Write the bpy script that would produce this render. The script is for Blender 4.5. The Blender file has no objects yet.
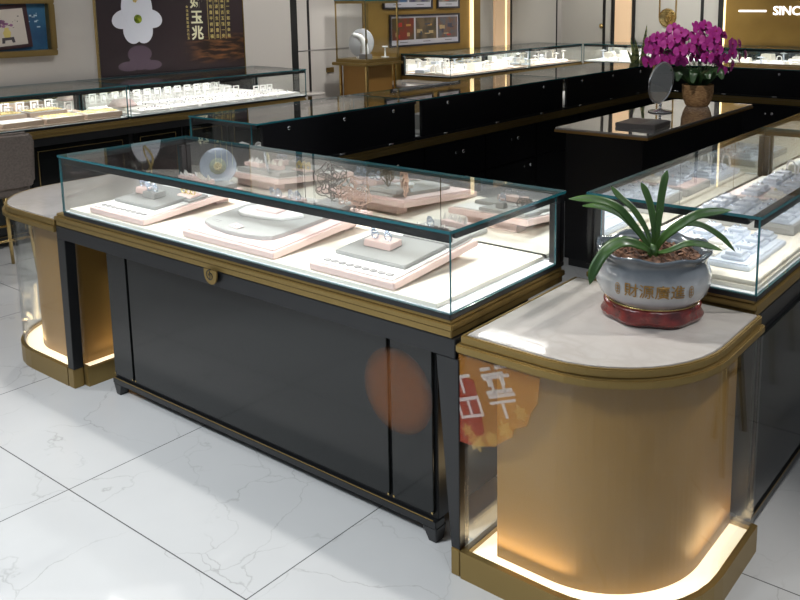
import bpy, bmesh, math, random
from mathutils import Vector, Matrix, Euler
PI = math.pi
R = math.radians
S = bpy.context.scene
C = S.collection
random.seed(7)

# ------------------------------------------------------------------ camera
CAM = Vector((1.3506, -1.7424, 1.6026)); YAW, PITCH, ROLL, F = 0.6452, -0.1687, -0.0066, 866.09
fw = Vector((-math.sin(YAW)*math.cos(PITCH), math.cos(YAW)*math.cos(PITCH), math.sin(PITCH)))
rt = Vector((math.cos(YAW), math.sin(YAW), 0)); up = rt.cross(fw)
c_, s_ = math.cos(ROLL), math.sin(ROLL)
rt, up = c_*rt + s_*up, -s_*rt + c_*up
cd = bpy.data.cameras.new('camera'); cam = bpy.data.objects.new('camera', cd); C.objects.link(cam)
cam.matrix_world = Matrix(((rt.x, up.x, -fw.x, CAM.x), (rt.y, up.y, -fw.y, CAM.y), (rt.z, up.z, -fw.z, CAM.z), (0, 0, 0, 1)))
cd.sensor_width = 36; cd.lens = 36*F/800
cd.shift_x = -(460.78-400)/800; cd.shift_y = -(300-145.96)/800
cd.clip_start = 0.05
S.camera = cam
# ------------------------------------------------------------------ colour management, world, lights
S.view_settings.view_transform = 'Standard'; S.view_settings.look = 'None'
S.view_settings.gamma = 1; S.view_settings.use_curve_mapping = False
S.view_settings.exposure = 0.0
S.cycles.use_denoising = True
S.cycles.max_bounces = 10; S.cycles.glossy_bounces = 6; S.cycles.transparent_max_bounces = 40
S.cycles.sample_clamp_indirect = 6
S.cycles.caustics_reflective = False; S.cycles.caustics_refractive = False
W = bpy.data.worlds.new('shop_air'); S.world = W; W.use_nodes = True
W.node_tree.nodes['Background'].inputs[0].default_value = (0.80, 0.88, 1.0, 1)
W.node_tree.nodes['Background'].inputs[1].default_value = 0.30

def area(name, loc, size, power, color=(1, 1, 1), rot=(0, 0, 0), parent=None, sy=None):
    l = bpy.data.lights.new(name, 'AREA'); l.energy = power; l.color = color
    l.shape = 'RECTANGLE'; l.size = size; l.size_y = sy if sy else size
    o = bpy.data.objects.new(name, l); C.objects.link(o); o.location = loc; o.rotation_euler = rot
    if parent: o.parent = parent
    return o
def spot(loc, target, power, angle=60, blend=.5, color=(1, .97, .93), rad=.03):
    l = bpy.data.lights.new('track_or_fill_spot', 'SPOT'); l.energy = power; l.color = color
    l.spot_size = R(angle); l.spot_blend = blend; l.shadow_soft_size = rad
    o = bpy.data.objects.new('track_or_fill_spot', l); C.objects.link(o); o.location = loc
    o.rotation_euler = (Vector(target)-Vector(loc)).to_track_quat('-Z', 'Y').to_euler()
    return o
CZ = 2.85
# track spots at ceiling height, plus unseen fills added for brightness
area('ceiling_fill_light', (-1.2, -2.2, CZ-.03), 2.6, 50, (.88, .94, 1), sy=.9)  # added soft fill for the counter front, no known fitting
area('ceiling_fill_light', (2.3, -.2, CZ-.03), .9, 12, (.92, .96, 1), sy=2.4)  # unseen fill added to soften the right side
for yy in (.6, 2.6, 4.6): spot((-3.4, yy, CZ-.1), (-3.5, yy, 0), 55, 110, .9)
spot((-3.6, 6.2, CZ-.1), (-4.9, 6.2, 1.0), 95, 80, .8)
spot((-3.0, 7.6, CZ-.1), (-3.8, 9.2, 1.0), 160, 100, .8)
spot((-.9, 7.6, CZ-.1), (-1.4, 9.2, 1.0), 80, 90, .8)
spot((-3.4, 4.0, CZ-.1), (-5.0, 3.9, 1.3), 150, 80, .8, rad=.2)  # added to brighten the left wall panels, no lamp known there
spot((-.75, .27, CZ-.1), (-.85, -.45, 0), 110, 112, .35, (1, .985, .96))
spot((-1.0, -2.1, CZ-.1), (-.95, -.12, 0), 320, 62, .8, (.90, .96, 1), .15)  # added front fill that lifts the shaded floor before the cabinet
spot((1.75, 1.45, CZ-.1), (.35, .3, .7), 150, 45, .6)
spot((-1.3, .1, CZ-.1), (.35, .40, .7), 130, 30, .5)
spot((-1.2, 1.6, CZ-.1), (-2.5, .3, .6), 110, 55, .6, (.97, .98, 1))
spot((-3.7, -.9, CZ-.1), (-2.45, .35, .5), 110, 50, .7, (.98, .98, 1))  # added to lift the left pedestal marble and the floor beside it
spot((1.6, -1.0, CZ-.1), (.7, .0, 0), 45, 80, .8, (.95, .98, 1))
spot((-3.0, 1.6, CZ-.1), (-5.06, 1.8, 1.2), 60, 70, .8)
spot((-.6, 2.7, CZ-.1), (-.97, 4.0, 1.15), 75, 26, .7)

# ------------------------------------------------------------------ materials
def mat(name, col, rough=.5, metal=0, coat=0, emis=None, es=0, spec=None, trans=0, alpha=1, sss=0):
    m = bpy.data.materials.new(name); m.use_nodes = True
    b = m.node_tree.nodes['Principled BSDF']
    b.inputs['Base Color'].default_value = (*col, 1); b.inputs['Roughness'].default_value = rough
    b.inputs['Metallic'].default_value = metal; b.inputs['Coat Weight'].default_value = coat
    b.inputs['Coat Roughness'].default_value = .03
    if spec is not None: b.inputs['Specular IOR Level'].default_value = spec
    if trans: b.inputs['Transmission Weight'].default_value = trans
    if emis: b.inputs['Emission Color'].default_value = (*emis, 1); b.inputs['Emission Strength'].default_value = es
    return m
def nt(m): return m.node_tree.nodes, m.node_tree.links, m.node_tree.nodes['Principled BSDF']
def noisy(m, c1, c2, scale=5, detail=4, stretch=(1, 1, 1), lo=.35, hi=.65, bump=0, coords='Object'):
    N, L, b = nt(m)
    tc = N.new('ShaderNodeTexCoord'); mp = N.new('ShaderNodeMapping'); mp.inputs['Scale'].default_value = stretch
    n = N.new('ShaderNodeTexNoise'); n.inputs['Scale'].default_value = scale; n.inputs['Detail'].default_value = detail
    r = N.new('ShaderNodeValToRGB'); r.color_ramp.elements[0].position = lo; r.color_ramp.elements[1].position = hi
    r.color_ramp.elements[0].color = (*c1, 1); r.color_ramp.elements[1].color = (*c2, 1)
    L.new(tc.outputs[coords], mp.inputs[0]); L.new(mp.outputs[0], n.inputs['Vector']); L.new(n.outputs['Fac'], r.inputs[0])
    L.new(r.outputs[0], b.inputs['Base Color'])
    if bump:
        bp = N.new('ShaderNodeBump'); bp.inputs['Strength'].default_value = bump; bp.inputs['Distance'].default_value = .01
        L.new(n.outputs['Fac'], bp.inputs['Height']); L.new(bp.outputs[0], b.inputs['Normal'])
    return m
def glass_mat(name, tint, ior=1.5):
    m = bpy.data.materials.new(name); m.use_nodes = True; N, L = m.node_tree.nodes, m.node_tree.links
    N.remove(N['Principled BSDF']); out = N['Material Output']
    t = N.new('ShaderNodeBsdfTransparent'); t.inputs[0].default_value = (*tint, 1)
    g = N.new('ShaderNodeBsdfGlossy'); g.inputs['Roughness'].default_value = 0.0
    f = N.new('ShaderNodeFresnel'); mx = N.new('ShaderNodeMixShader')
    geo = N.new('ShaderNodeNewGeometry')   # same reflectance for both faces of the thin pane
    io = N.new('ShaderNodeMapRange'); io.inputs[3].default_value = ior; io.inputs[4].default_value = 1/ior
    L.new(geo.outputs['Backfacing'], io.inputs[0]); L.new(io.outputs[0], f.inputs['IOR'])
    L.new(f.outputs[0], mx.inputs[0]); L.new(t.outputs[0], mx.inputs[1]); L.new(g.outputs[0], mx.inputs[2]); L.new(mx.outputs[0], out.inputs[0])
    return m
M = {}
M['glass'] = glass_mat('clear_glass', (.985, .995, .99), 1.4)
M['glass_edge'] = mat('teal_glass_edge', (.015, .11, .13), .12, coat=.5)
M['gold'] = mat('brushed_gold', (.29, .20, .070), .40, metal=.75)
M['gold_bright'] = mat('polished_gold', (.66, .48, .20), .25, metal=1)
M['drum'] = mat('satin_champagne_drum', (.31, .165, .036), .5, metal=.05)
M['lacquer'] = mat('black_lacquer', (.006, .007, .007), .12, coat=.12, spec=.42)
M['lacquer_matt'] = mat('black_lacquer_matt', (.009, .0095, .0105), .30)
M['black'] = mat('black_staff_panel', (.006, .006, .007), .32, spec=.3)
M['groove'] = mat('groove_black', (.004, .004, .004), .6)
M['chrome'] = mat('chrome', (.85, .85, .86), .12, metal=1)
M['mirror'] = mat('mirror_glass', (.86, .88, .87), .01, metal=1)
M['white'] = mat('white_leather', (.78, .77, .75), .5)
M['cream'] = mat('cream_board', (.78, .74, .65), .55)
M['creamlit'] = mat('white_acrylic_floor', (.88, .90, .92), .35)
M['pink'] = mat('pink_leather', (.76, .58, .54), .5)
M['palepink'] = mat('pale_pink_pad', (.78, .62, .60), .55)
M['grey'] = mat('grey_suede', (.28, .28, .27), .7)
M['lightgrey'] = mat('light_grey_suede', (.37, .37, .36), .7)
M['slot'] = mat('slot_shadow_grey', (.25, .24, .235), .8)
M['bluewhite'] = mat('cool_white_leather', (.58, .63, .71), .45)
M['taupe'] = mat('taupe_tray', (.42, .33, .26), .5)
M['silver'] = mat('silver_jewellery', (.62, .70, .82), .2, metal=.85)
M['yellowgold'] = noisy(mat('yellow_gold_jewellery', (.85, .62, .2), .3, metal=.6), (.55, .38, .08), (.95, .80, .40), 60)
M['led'] = mat('led_strip', (1, 1, 1), .5, emis=(1, .96, .88), es=6)
M['glow'] = mat('warm_light_floor', (1, .9, .7), .5, emis=(1, .84, .58), es=1.2)
M['wall'] = mat('taupe_wall_panel', (.50, .47, .435), .45)
M['wall_light'] = mat('light_wall_panel', (.52, .505, .46), .4)
M['goldwall'] = noisy(mat('gold_wall', (.42, .30, .11), .42, metal=.3), (.25, .15, .033), (.32, .20, .048), 2)
M['ceil'] = mat('ceiling_white', (.62, .61, .6), .8)
M['frame_dark'] = mat('dark_frame', (.02, .02, .03), .35)
M['leaf'] = noisy(mat('leaf_green', (.06, .16, .03), .36, coat=.1), (.016, .055, .008), (.055, .125, .022), 9, stretch=(1, 1, .3))
M['leafdark'] = noisy(mat('dark_leaf', (.02, .06, .02), .35), (.018, .05, .018), (.05, .11, .035), 10)
M['soil'] = noisy(mat('soil_chips', (.10, .05, .03), .8), (.035, .018, .012), (.20, .10, .055), 60)
M['magenta'] = noisy(mat('magenta_petal', (.50, .02, .30), .5), (.38, .012, .22), (.62, .06, .42), 14)
M['lip'] = mat('orchid_lip', (.35, .0, .12), .4)
M['stoolfab'] = noisy(mat('stool_fabric', (.13, .105, .09), .85), (.11, .09, .078), (.15, .125, .11), 90)
M['printblack'] = mat('print_black', (.02, .016, .016), .35)
M['ink'] = mat('ink_grey', (.12, .11, .11), .6)
M['red'] = noisy(mat('red_glaze', (.20, .018, .012), .25, coat=.5), (.07, .008, .007), (.18, .018, .014), 30, bump=.6)
M['signlit'] = mat('lit_sign_letters', (1, 1, 1), .5, emis=(.93, .95, 1), es=2.0)
M['striplit'] = mat('warm_lit_strip', (1, .85, .5), .5, emis=(1, .80, .42), es=1.5)
M['peach'] = mat('lit_champagne_column', (.70, .50, .32), .4, emis=(1, .68, .40), es=.28)

def film_glass(name, col, alpha):
    m = mat(name, col, .3); m.node_tree.nodes['Principled BSDF'].inputs['Alpha'].default_value = alpha; return m
def marble(name, base, vein, scale, rough, grid=None, vs=.5, th=.012):
    m = mat(name, base, rough); N, L, b = nt(m)
    geo = N.new('ShaderNodeNewGeometry')
    pos = geo.outputs['Position']
    vec = pos
    if grid:
        ox, oy, ts = grid
        sub = N.new('ShaderNodeVectorMath'); sub.operation = 'SUBTRACT'; sub.inputs[1].default_value = (ox, oy, 0); L.new(pos, sub.inputs[0])
        dv = N.new('ShaderNodeVectorMath'); dv.operation = 'DIVIDE'; dv.inputs[1].default_value = (ts, ts, 1e3); L.new(sub.outputs[0], dv.inputs[0])
        fl = N.new('ShaderNodeVectorMath'); fl.operation = 'FLOOR'; L.new(dv.outputs[0], fl.inputs[0])
        wn = N.new('ShaderNodeTexWhiteNoise'); L.new(fl.outputs[0], wn.inputs['Vector'])
        sc = N.new('ShaderNodeVectorMath'); sc.operation = 'SCALE'; sc.inputs['Scale'].default_value = 20; L.new(wn.outputs['Color'], sc.inputs[0])
        ad = N.new('ShaderNodeVectorMath'); L.new(pos, ad.inputs[0]); L.new(sc.outputs[0], ad.inputs[1]); vec = ad.outputs[0]
        fr = N.new('ShaderNodeVectorMath'); fr.operation = 'FRACTION'; L.new(dv.outputs[0], fr.inputs[0])
        sx = N.new('ShaderNodeSeparateXYZ'); L.new(fr.outputs[0], sx.inputs[0])
        ds = []
        for k in (0, 1):
            a = N.new('ShaderNodeMath'); a.operation = 'SUBTRACT'; a.inputs[0].default_value = 1; L.new(sx.outputs[k], a.inputs[1])
            mn = N.new('ShaderNodeMath'); mn.operation = 'MINIMUM'; L.new(a.outputs[0], mn.inputs[0]); L.new(sx.outputs[k], mn.inputs[1]); ds.append(mn)
        mm = N.new('ShaderNodeMath'); mm.operation = 'MINIMUM'; L.new(ds[0].outputs[0], mm.inputs[0]); L.new(ds[1].outputs[0], mm.inputs[1])
        gr = N.new('ShaderNodeMath'); gr.operation = 'LESS_THAN'; gr.inputs[1].default_value = .0022; L.new(mm.outputs[0], gr.inputs[0])
    n1 = N.new('ShaderNodeTexNoise'); n1.inputs['Scale'].default_value = 2.2; n1.inputs['Detail'].default_value = 6; L.new(vec, n1.inputs['Vector'])
    vm = N.new('ShaderNodeVectorMath'); vm.operation = 'MULTIPLY_ADD'; vm.inputs[1].default_value = (.55, .55, .55); L.new(n1.outputs['Color'], vm.inputs[0]); L.new(vec, vm.inputs[2])
    vo = N.new('ShaderNodeTexVoronoi'); vo.feature = 'DISTANCE_TO_EDGE'; vo.inputs['Scale'].default_value = scale; L.new(vm.outputs[0], vo.inputs['Vector'])
    rp = N.new('ShaderNodeValToRGB'); rp.color_ramp.elements[0].color = (1, 1, 1, 1); rp.color_ramp.elements[1].color = (0, 0, 0, 1)
    rp.color_ramp.elements[0].position = 0; rp.color_ramp.elements[1].position = th; L.new(vo.outputs['Distance'], rp.inputs[0])
    n2 = N.new('ShaderNodeTexNoise'); n2.inputs['Scale'].default_value = 3.5; n2.inputs['Detail'].default_value = 5; L.new(vec, n2.inputs['Vector'])
    r2 = N.new('ShaderNodeValToRGB'); r2.color_ramp.elements[0].position = .36; r2.color_ramp.elements[1].position = .62; L.new(n2.outputs['Fac'], r2.inputs[0])
    mu = N.new('ShaderNodeMath'); mu.operation = 'MULTIPLY'; L.new(rp.outputs[0], mu.inputs[0]); L.new(r2.outputs[0], mu.inputs[1])
    m2 = N.new('ShaderNodeMath'); m2.operation = 'MULTIPLY'; m2.inputs[1].default_value = vs; L.new(mu.outputs[0], m2.inputs[0])
    cl = N.new('ShaderNodeMix'); cl.data_type = 'RGBA'; cl.inputs[6].default_value = (*base, 1); cl.inputs[7].default_value = (*[v*.90 for v in base], 1); L.new(n2.outputs['Fac'], cl.inputs[0])
    mx = N.new('ShaderNodeMix'); mx.data_type = 'RGBA'; mx.inputs[7].default_value = (*vein, 1); L.new(m2.outputs[0], mx.inputs[0]); L.new(cl.outputs[2], mx.inputs[6])
    last = mx.outputs[2]
    if grid:
        g = N.new('ShaderNodeMix'); g.data_type = 'RGBA'; g.inputs[7].default_value = (.10, .10, .10, 1); L.new(gr.outputs[0], g.inputs[0]); L.new(last, g.inputs[6]); last = g.outputs[2]
    L.new(last, b.inputs['Base Color'])
    return m
M['floor'] = marble('polished_marble_floor', (.56, .56, .555), (.24, .23, .22), 2.6, .08, (-1.292, -.413, .9036), .5, .009)
M['marble'] = marble('pale_marble_top', (.40, .375, .35), (.30, .275, .25), 16, .07, None, .5, .30)
M['marble_dark'] = marble('glossy_table_marble', (.40, .36, .32), (.30, .26, .22), 7, .02, None, .5, .06)
M['marble_dark'].node_tree.nodes['Principled BSDF'].inputs['Coat Weight'].default_value = 1

# ------------------------------------------------------------------ mesh helpers
ORD = ['first', 'second', 'third', 'fourth', 'fifth', 'sixth', 'seventh', 'eighth', 'ninth', 'tenth', 'eleventh', 'twelfth', 'thirteenth']
class MB:
    def __init__(s): s.v = []; s.f = []; s.m = []
    def add(s, vs, fs, mi=0, T=None):
        o = len(s.v)
        s.v += [tuple(T @ Vector(v)) if T else tuple(v) for v in vs]
        for i, f in enumerate(fs):
            s.f.append([o+k for k in f]); s.m.append(mi[i] if isinstance(mi, (list, tuple)) else mi)
        return s
    def box(s, x0, x1, y0, y1, z0, z1, mi=0, T=None):
        vs = [(x, y, z) for z in (z0, z1) for y in (y0, y1) for x in (x0, x1)]
        return s.add(vs, [(0, 2, 3, 1), (4, 5, 7, 6), (0, 1, 5, 4), (2, 6, 7, 3), (0, 4, 6, 2), (1, 3, 7, 5)], mi, T)
    def prism(s, pts, z0, z1, mi=0, T=None, top=None):
        n = len(pts); tp = top or pts
        vs = [(p[0], p[1], z0) for p in pts] + [(p[0], p[1], z1) for p in tp]
        fs = [tuple(reversed(range(n))), tuple(range(n, 2*n))] + [(i, (i+1) % n, n+(i+1) % n, n+i) for i in range(n)]
        return s.add(vs, fs, mi, T)
    def ring(s, outer, inner, z0, z1, mi=0):   # frame between two outlines with the same count
        n = len(outer)
        vs = [(p[0], p[1], z0) for p in outer]+[(p[0], p[1], z0) for p in inner]+[(p[0], p[1], z1) for p in outer]+[(p[0], p[1], z1) for p in inner]
        fs = []
        for i in range(n):
            j = (i+1) % n
            fs += [(i, j, 2*n+j, 2*n+i), (n+j, n+i, 3*n+i, 3*n+j), (2*n+i, 2*n+j, 3*n+j, 3*n+i), (j, i, n+i, n+j)]
        return s.add(vs, fs, mi)
    def lathe(s, prof, n=32, mi=0, T=None, fr=None, cap=True):
        vs = []; fs = []
        for k, (r, z) in enumerate(prof):
            for i in range(n):
                a = 2*PI*i/n; rr = r*(fr(a, k, z) if fr else 1)
                vs.append((rr*math.cos(a), rr*math.sin(a), z))
        for k in range(len(prof)-1):
            for i in range(n):
                j = (i+1) % n; fs.append((k*n+i, k*n+j, (k+1)*n+j, (k+1)*n+i))
        if cap: fs.append(tuple(reversed(range(n)))); fs.append(tuple((len(prof)-1)*n+i for i in range(n)))
        return s.add(vs, fs, mi, T)
    def tube(s, path, r, n=8, mi=0, closed=False, T=None):
        P = [Vector(p) for p in path]; m = len(P); vs = []; fs = []
        rs = r if isinstance(r, (list, tuple)) else [r]*m
        t0 = (P[1]-P[0]).normalized(); nn = t0.orthogonal().normalized()
        for i in range(m):
            if closed: t = (P[(i+1) % m]-P[i-1]).normalized()
            else: t = (P[min(i+1, m-1)]-P[max(i-1, 0)]).normalized()
            nn = (nn - t*nn.dot(t))
            nn = nn.normalized() if nn.length > 1e-6 else t.orthogonal().normalized()
            bb = t.cross(nn)
            for k in range(n):
                a = 2*PI*k/n; vs.append(P[i]+nn*math.cos(a)*rs[i]+bb*math.sin(a)*rs[i])
        for i in range(m if closed else m-1):
            for k in range(n):
                a, b2 = i*n+k, i*n+(k+1) % n; q = ((i+1) % m)*n
                fs.append((a, b2, q+(k+1) % n, q+k))
        if not closed: fs.append(tuple(reversed(range(n)))); fs.append(tuple((m-1)*n+k for k in range(n)))
        return s.add(vs, fs, mi, T)
    def build(s, name, mats, parent=None, smooth=False, bevel=0, loc=None, rot=None, seg=2):
        me = bpy.data.meshes.new(name); me.from_pydata([tuple(v) for v in s.v], [], s.f); me.update()
        if not isinstance(mats, (list, tuple)): mats = [mats]
        for m in mats: me.materials.append(m)
        for p, mi in zip(me.polygons, s.m): p.material_index = mi; p.use_smooth = smooth
        bm = bmesh.new(); bm.from_mesh(me); bmesh.ops.recalc_face_normals(bm, faces=bm.faces)
        if bevel:
            bmesh.ops.bevel(bm, geom=[e for e in bm.edges if e.is_manifold and e.calc_face_angle(0) > .5], offset=bevel, segments=seg, affect='EDGES', clamp_overlap=True)
        bm.to_mesh(me); bm.free()
        o = bpy.data.objects.new(name, me); C.objects.link(o)
        if parent: o.parent = parent
        if loc is not None: o.location = loc
        if rot is not None: o.rotation_euler = rot
        return o
def box(name, b, m, parent=None, bevel=0): return MB().box(*b).build(name, m, parent, bevel=bevel)
def tag(o, label=None, cat=None, group=None, kind=None):
    if label: o['label'] = label
    if cat: o['category'] = cat
    if group: o['group'] = group
    if kind: o['kind'] = kind
    return o
def thing(name, label, cat, loc=(0, 0, 0), rot=(0, 0, 0), group=None):
    o = bpy.data.objects.new(name, None); o.empty_display_size = .05; C.objects.link(o)
    o.location = loc; o.rotation_euler = rot if isinstance(rot, (tuple, list, Euler)) else (0, 0, rot)
    return tag(o, label, cat, group)
def struct(o): o['kind'] = 'structure'; return o
def dup(root, loc, rot=None, label=None, group=None):
    r = root.copy(); C.objects.link(r); r.location = loc
    if rot is not None: r.rotation_euler = rot if isinstance(rot, (tuple, list, Euler)) else (0, 0, rot)
    if label: r['label'] = label
    if group: r['group'] = group
    for ch in list(root.children):
        c = ch.copy(); C.objects.link(c); c.parent = r
        for g in list(ch.children):
            d = g.copy(); C.objects.link(d); d.parent = c
    return r
def text_mesh(txt, size, extrude=.001, offset=0, align='CENTER'):
    cu = bpy.data.curves.new('t', 'FONT'); cu.body = txt; cu.size = size; cu.extrude = extrude; cu.offset = offset
    cu.align_x = align; cu.align_y = 'CENTER'; cu.resolution_u = 3
    o = bpy.data.objects.new('t', cu); C.objects.link(o)
    bpy.context.view_layer.update()
    me = bpy.data.meshes.new_from_object(o.evaluated_get(bpy.context.evaluated_depsgraph_get()))
    bpy.data.objects.remove(o); return me
def text_obj(name, txt, size, m, parent, loc, rot, extrude=.001, offset=0, align='CENTER'):
    me = text_mesh(txt, size, extrude, offset, align); me.materials.clear(); me.materials.append(m)
    o = bpy.data.objects.new(name, me); C.objects.link(o); o.parent = parent; o.location = loc; o.rotation_euler = rot
    return o
def rrect(x0, x1, y0, y1, r, n=10):   # r: (front-left, front-right, back-right, back-left)
    pts = []
    for (cx, cy, rr, a0) in ((x0+r[0], y0+r[0], r[0], 180), (x1-r[1], y0+r[1], r[1], 270), (x1-r[2], y1-r[2], r[2], 0), (x0+r[3], y1-r[3], r[3], 90)):
        for i in range(n+1):
            a = R(a0+90*i/n); pts.append((cx+rr*math.cos(a), cy+rr*math.sin(a)))
    return pts
def notched(pts, d, xn, yn):   # cut a small rectangular notch out of the front-right corner
    if xn is None: return pts
    return pts[:11]+[(xn-d, pts[11][1]), (xn-d, yn+d)]+[(pts[21][0], yn+d)]*9+pts[22:]
def bez(pts, n=14):   # catmull-rom through points
    P = [Vector(p) for p in pts]; P = [P[0]*2-P[1]]+P+[P[-1]*2-P[-2]]; out = []
    for i in range(1, len(P)-2):
        for k in range(n):
            t = k/n; a, b, c, d = P[i-1:i+3]
            out.append(.5*((2*b)+(c-a)*t+(2*a-5*b+4*c-d)*t*t+(3*b-a-3*c+d)*t**3))
    out.append(P[-2]); return out

# ------------------------------------------------------------------ the setting
XW, YB = -5.06, 9.2
struct(box('floor', (XW-.2, 5.5, -4.5, YB+.2, -.05, 0), M['floor']))
struct(box('ceiling', (XW-.2, 5.5, -4.5, YB+.2, CZ, CZ+.05), M['ceil']))
struct(box('wall_left', (XW-.15, XW, -4.5, YB+.15, 0, CZ), M['wall']))
struct(box('wall_back', (XW, 5.5, YB, YB+.15, 0, CZ), M['wall_light']))
tn = [0]
def trim(b, m):
    tn[0] += 1; return struct(box('trim_%d' % tn[0], b, m))
# left wall: dark reveals, gold section, lit strips
trim((XW, XW+.006, 4.045, 4.125, 0, CZ), M['groove'])
trim((XW, XW+.006, 4.262, 4.288, 0, CZ), M['groove'])
trim((XW, XW+.008, 4.13, 5.04, 1.10, 1.106), M['slot'])
trim((XW, XW+.02, 5.05, 6.95, 0, CZ), M['goldwall'])
trim((XW, XW+.05, 6.955, 6.99, .7, CZ), M['striplit'])
trim((XW, XW+.03, 7.02, 7.16, 0, CZ), M['gold'])
trim((XW, XW+.03, 7.16, 7.44, 0, CZ), M['wall_light'])
trim((XW, XW+.05, 7.46, 7.80, 0, CZ), M['peach'])
trim((XW, XW+.06, 7.69, 7.71, .7, CZ), M['striplit'])
trim((XW, XW+.012, 7.80, 7.90, 0, CZ), M['groove'])
trim((XW, XW+.02, 7.90, 9.02, 0, CZ), M['wall_light'])
trim((XW, XW+.025, 9.02, 9.05, 0, CZ), M['groove'])
# back wall
trim((-4.39, -4.35, YB-.01, YB, 0, CZ), M['groove'])
trim((-4.25, -4.18, YB-.03, YB, 0, CZ), M['groove'])
trim((-4.18, -3.94, YB-.06, YB, 0, CZ), M['peach'])
trim((-3.94, -3.90, YB-.03, YB, 0, CZ), M['groove'])
trim((-2.98, -2.94, YB-.01, YB, 0, CZ), M['groove'])
trim((-2.73, -2.66, YB-.05, YB, 0, CZ), M['groove'])
trim((-2.66, 1.2, YB-.03, YB, 0, CZ), M['goldwall'])
trim((-2.66, -2.64, YB-.05, YB-.03, .7, CZ), M['striplit'])
spot((-2.45, YB-.10, CZ-.1), (-2.5, YB-.02, .8), 16, 50, .9, (1, .78, .45))
spot((XW+.25, 6.6, CZ-.1), (XW+.02, 6.6, .9), 16, 60, .9, (1, .78, .45))

# ------------------------------------------------------------------ show cases
def showcase(label, L, D, loc, rot, deck='cream', group=None, power=4, mirror=True, lock=False, H=.248, endgap=.0, knob=True):
    t = thing('glass_showcase', label, 'showcase', loc, rot, group)
    box('base_frame', (0, L, 0, D, 0, .016), M['lacquer_matt'], t, .002)
    MB().box(.008, L-.008, .008, D-.03, .0165, .019).build('light_floor', M['creamlit'], t)
    box('deck_board', (.03, L-.055, .012, D-.035, .0195, .032), M[deck], t, .001)
    g = .006
    E6 = [0, 0, 1, 1, 1, 1]
    MB().box(-.004, L+.004, -.004, D, H-.009, H, [0, 0, 1, 1, 1, 1]).build('top_pane', [M['glass'], M['glass_edge']], t)
    MB().box(0, L, 0, g, .0165, H-.0095, [1, 1, 0, 0, 1, 1]).build('front_pane', [M['glass'], M['glass_edge']], t)
    for x in (0, L-g):
        MB().box(x, x+g, g+.0005, D-.051, .0165, H-.0095, [1, 1, 1, 1, 0, 0]).build('side_pane', [M['glass'], M['glass_edge']], t)
    fr = MB().box(g, L-g, g+.0005, g+.014, H-.036, H-.010).box(g, L-g, g+.0145, g+.030, H-.014, H-.010).box(g, L-g, g+.0275, g+.030, H-.026, H-.0145)
    fr.box(g+.0005, g+.012, g+.031, D-.03, H-.030, H-.010); fr.box(L-g-.012, L-g-.0005, g+.031, D-.03, H-.030, H-.010)
    rail = fr.build('top_rail', M['groove'], t)
    MB().box(.03, L-.03, g+.0165, g+.0265, H-.0185, H-.0145).build('light_strip', M['led'], rail)
    box('back_panel', (0, L-(.035 if lock else 0), D-.022, D-.001, 0.0165, H-.0095), M['black'], t, .002)
    if mirror:
        for a, b in zip((.03, L*.405, L*.755), (L*.405-.004, L*.755-.004, L-.03)):
            box('mirror_door', (a, b, D-.0265, D-.0225, .02, H-.012), M['mirror'], t)
    if lock:
        n = 3
        for k in range(n):
            x = L*(k+.5)/n
            Tm = Matrix.Translation((x, D, H-.045)) @ Matrix.Rotation(R(-90), 4, 'X')
            MB().lathe([(.011, -.002), (.011, .006), (.008, .008), (.004, .008)], 14, T=Tm).build('lock', M['chrome'], t, True)
            Tm = Matrix.Translation((x+.03, D+.006, .012)) @ Matrix.Rotation(R(90), 4, 'Y')
            MB().lathe([(.005, -.02), (.006, -.018), (.006, .018), (.005, .02)], 10, T=Tm).build('hinge', M['chrome'], t, True)
    if knob:
        for x in (.10, L-.035):
            MB().lathe([(.003, 0), (.006, -.003), (.006, -.009), (.003, -.011)], 10, T=Matrix.Translation((x, .035, H-.012))).build('clamp_screw', M['groove'], t, True)
    if not lock:
        for a, b in ((.0005, .026), (L-.026, L-.0005)): box('back_post', (a, b, D-.050, D-.0275, .0165, H-.0365), M['lacquer_matt'], t)
    area('showcase_light', (L/2, .045, H-.03), L-.08, power*.44, (1, .97, .93), (0, 0, 0), t, sy=.012)
    if not lock: area('showcase_light', (L/2, D-.05, H-.03), L-.08, power*1.1, (1, .97, .93), (0, 0, 0), t, sy=.012)
    return t
ZC = .7525
main = showcase('long clear glass showcase in the foreground holding pink trays of jewellery', 1.96, .60, (-1.96, 0, ZC), 0, power=4.9)
rarm1 = showcase('glass showcase right behind the potted green plant with stepped white blocks', 1.67, .545, (.612, .622, ZC), PI/2, power=5)
rarm2 = showcase('second glass showcase on the right arm, at the right edge beyond the first', 1.9, .545, (.612, 2.31, ZC), PI/2, power=6)
for k, (y0, y1, lab) in enumerate(((1.03, 2.24, 'dark-backed glass showcase nearest on the far counter with glass end toward the front'),
                   (2.27, 4.00, 'middle black-backed glass showcase of the far counter, between its two neighbours'),
                   (4.03, 5.61, 'farthest black-backed glass showcase of the far counter, beside the snake plant'))):
    showcase(lab, y1-y0, .545, (-2.535, y1, ZC), -PI/2, deck='lightgrey', power=(1.0, 5, 6)[k], mirror=False, lock=True, knob=False)
for k, (x0, x1, lab) in enumerate(((-1.97, -.66, 'black-backed glass showcase behind the magenta orchid'),
                                   (-.64, .66, 'black-backed glass showcase behind the table, cut by the right edge'))):
    showcase(lab, x1-x0, .54, (x1, 6.21, ZC), PI, deck='lightgrey', power=5, mirror=False, lock=True, knob=False)
wl1 = showcase('wall showcase at the left edge with gold jewellery on white trays', 2.3, .70, (-4.32, -.51, ZC), PI/2, deck='taupe', power=10, knob=False)
wl2 = showcase('wall showcase below the white flower poster with rows of white stands', 1.72, .70, (-4.32, 1.81, ZC), PI/2, deck='white', power=9.5, knob=False)
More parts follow.
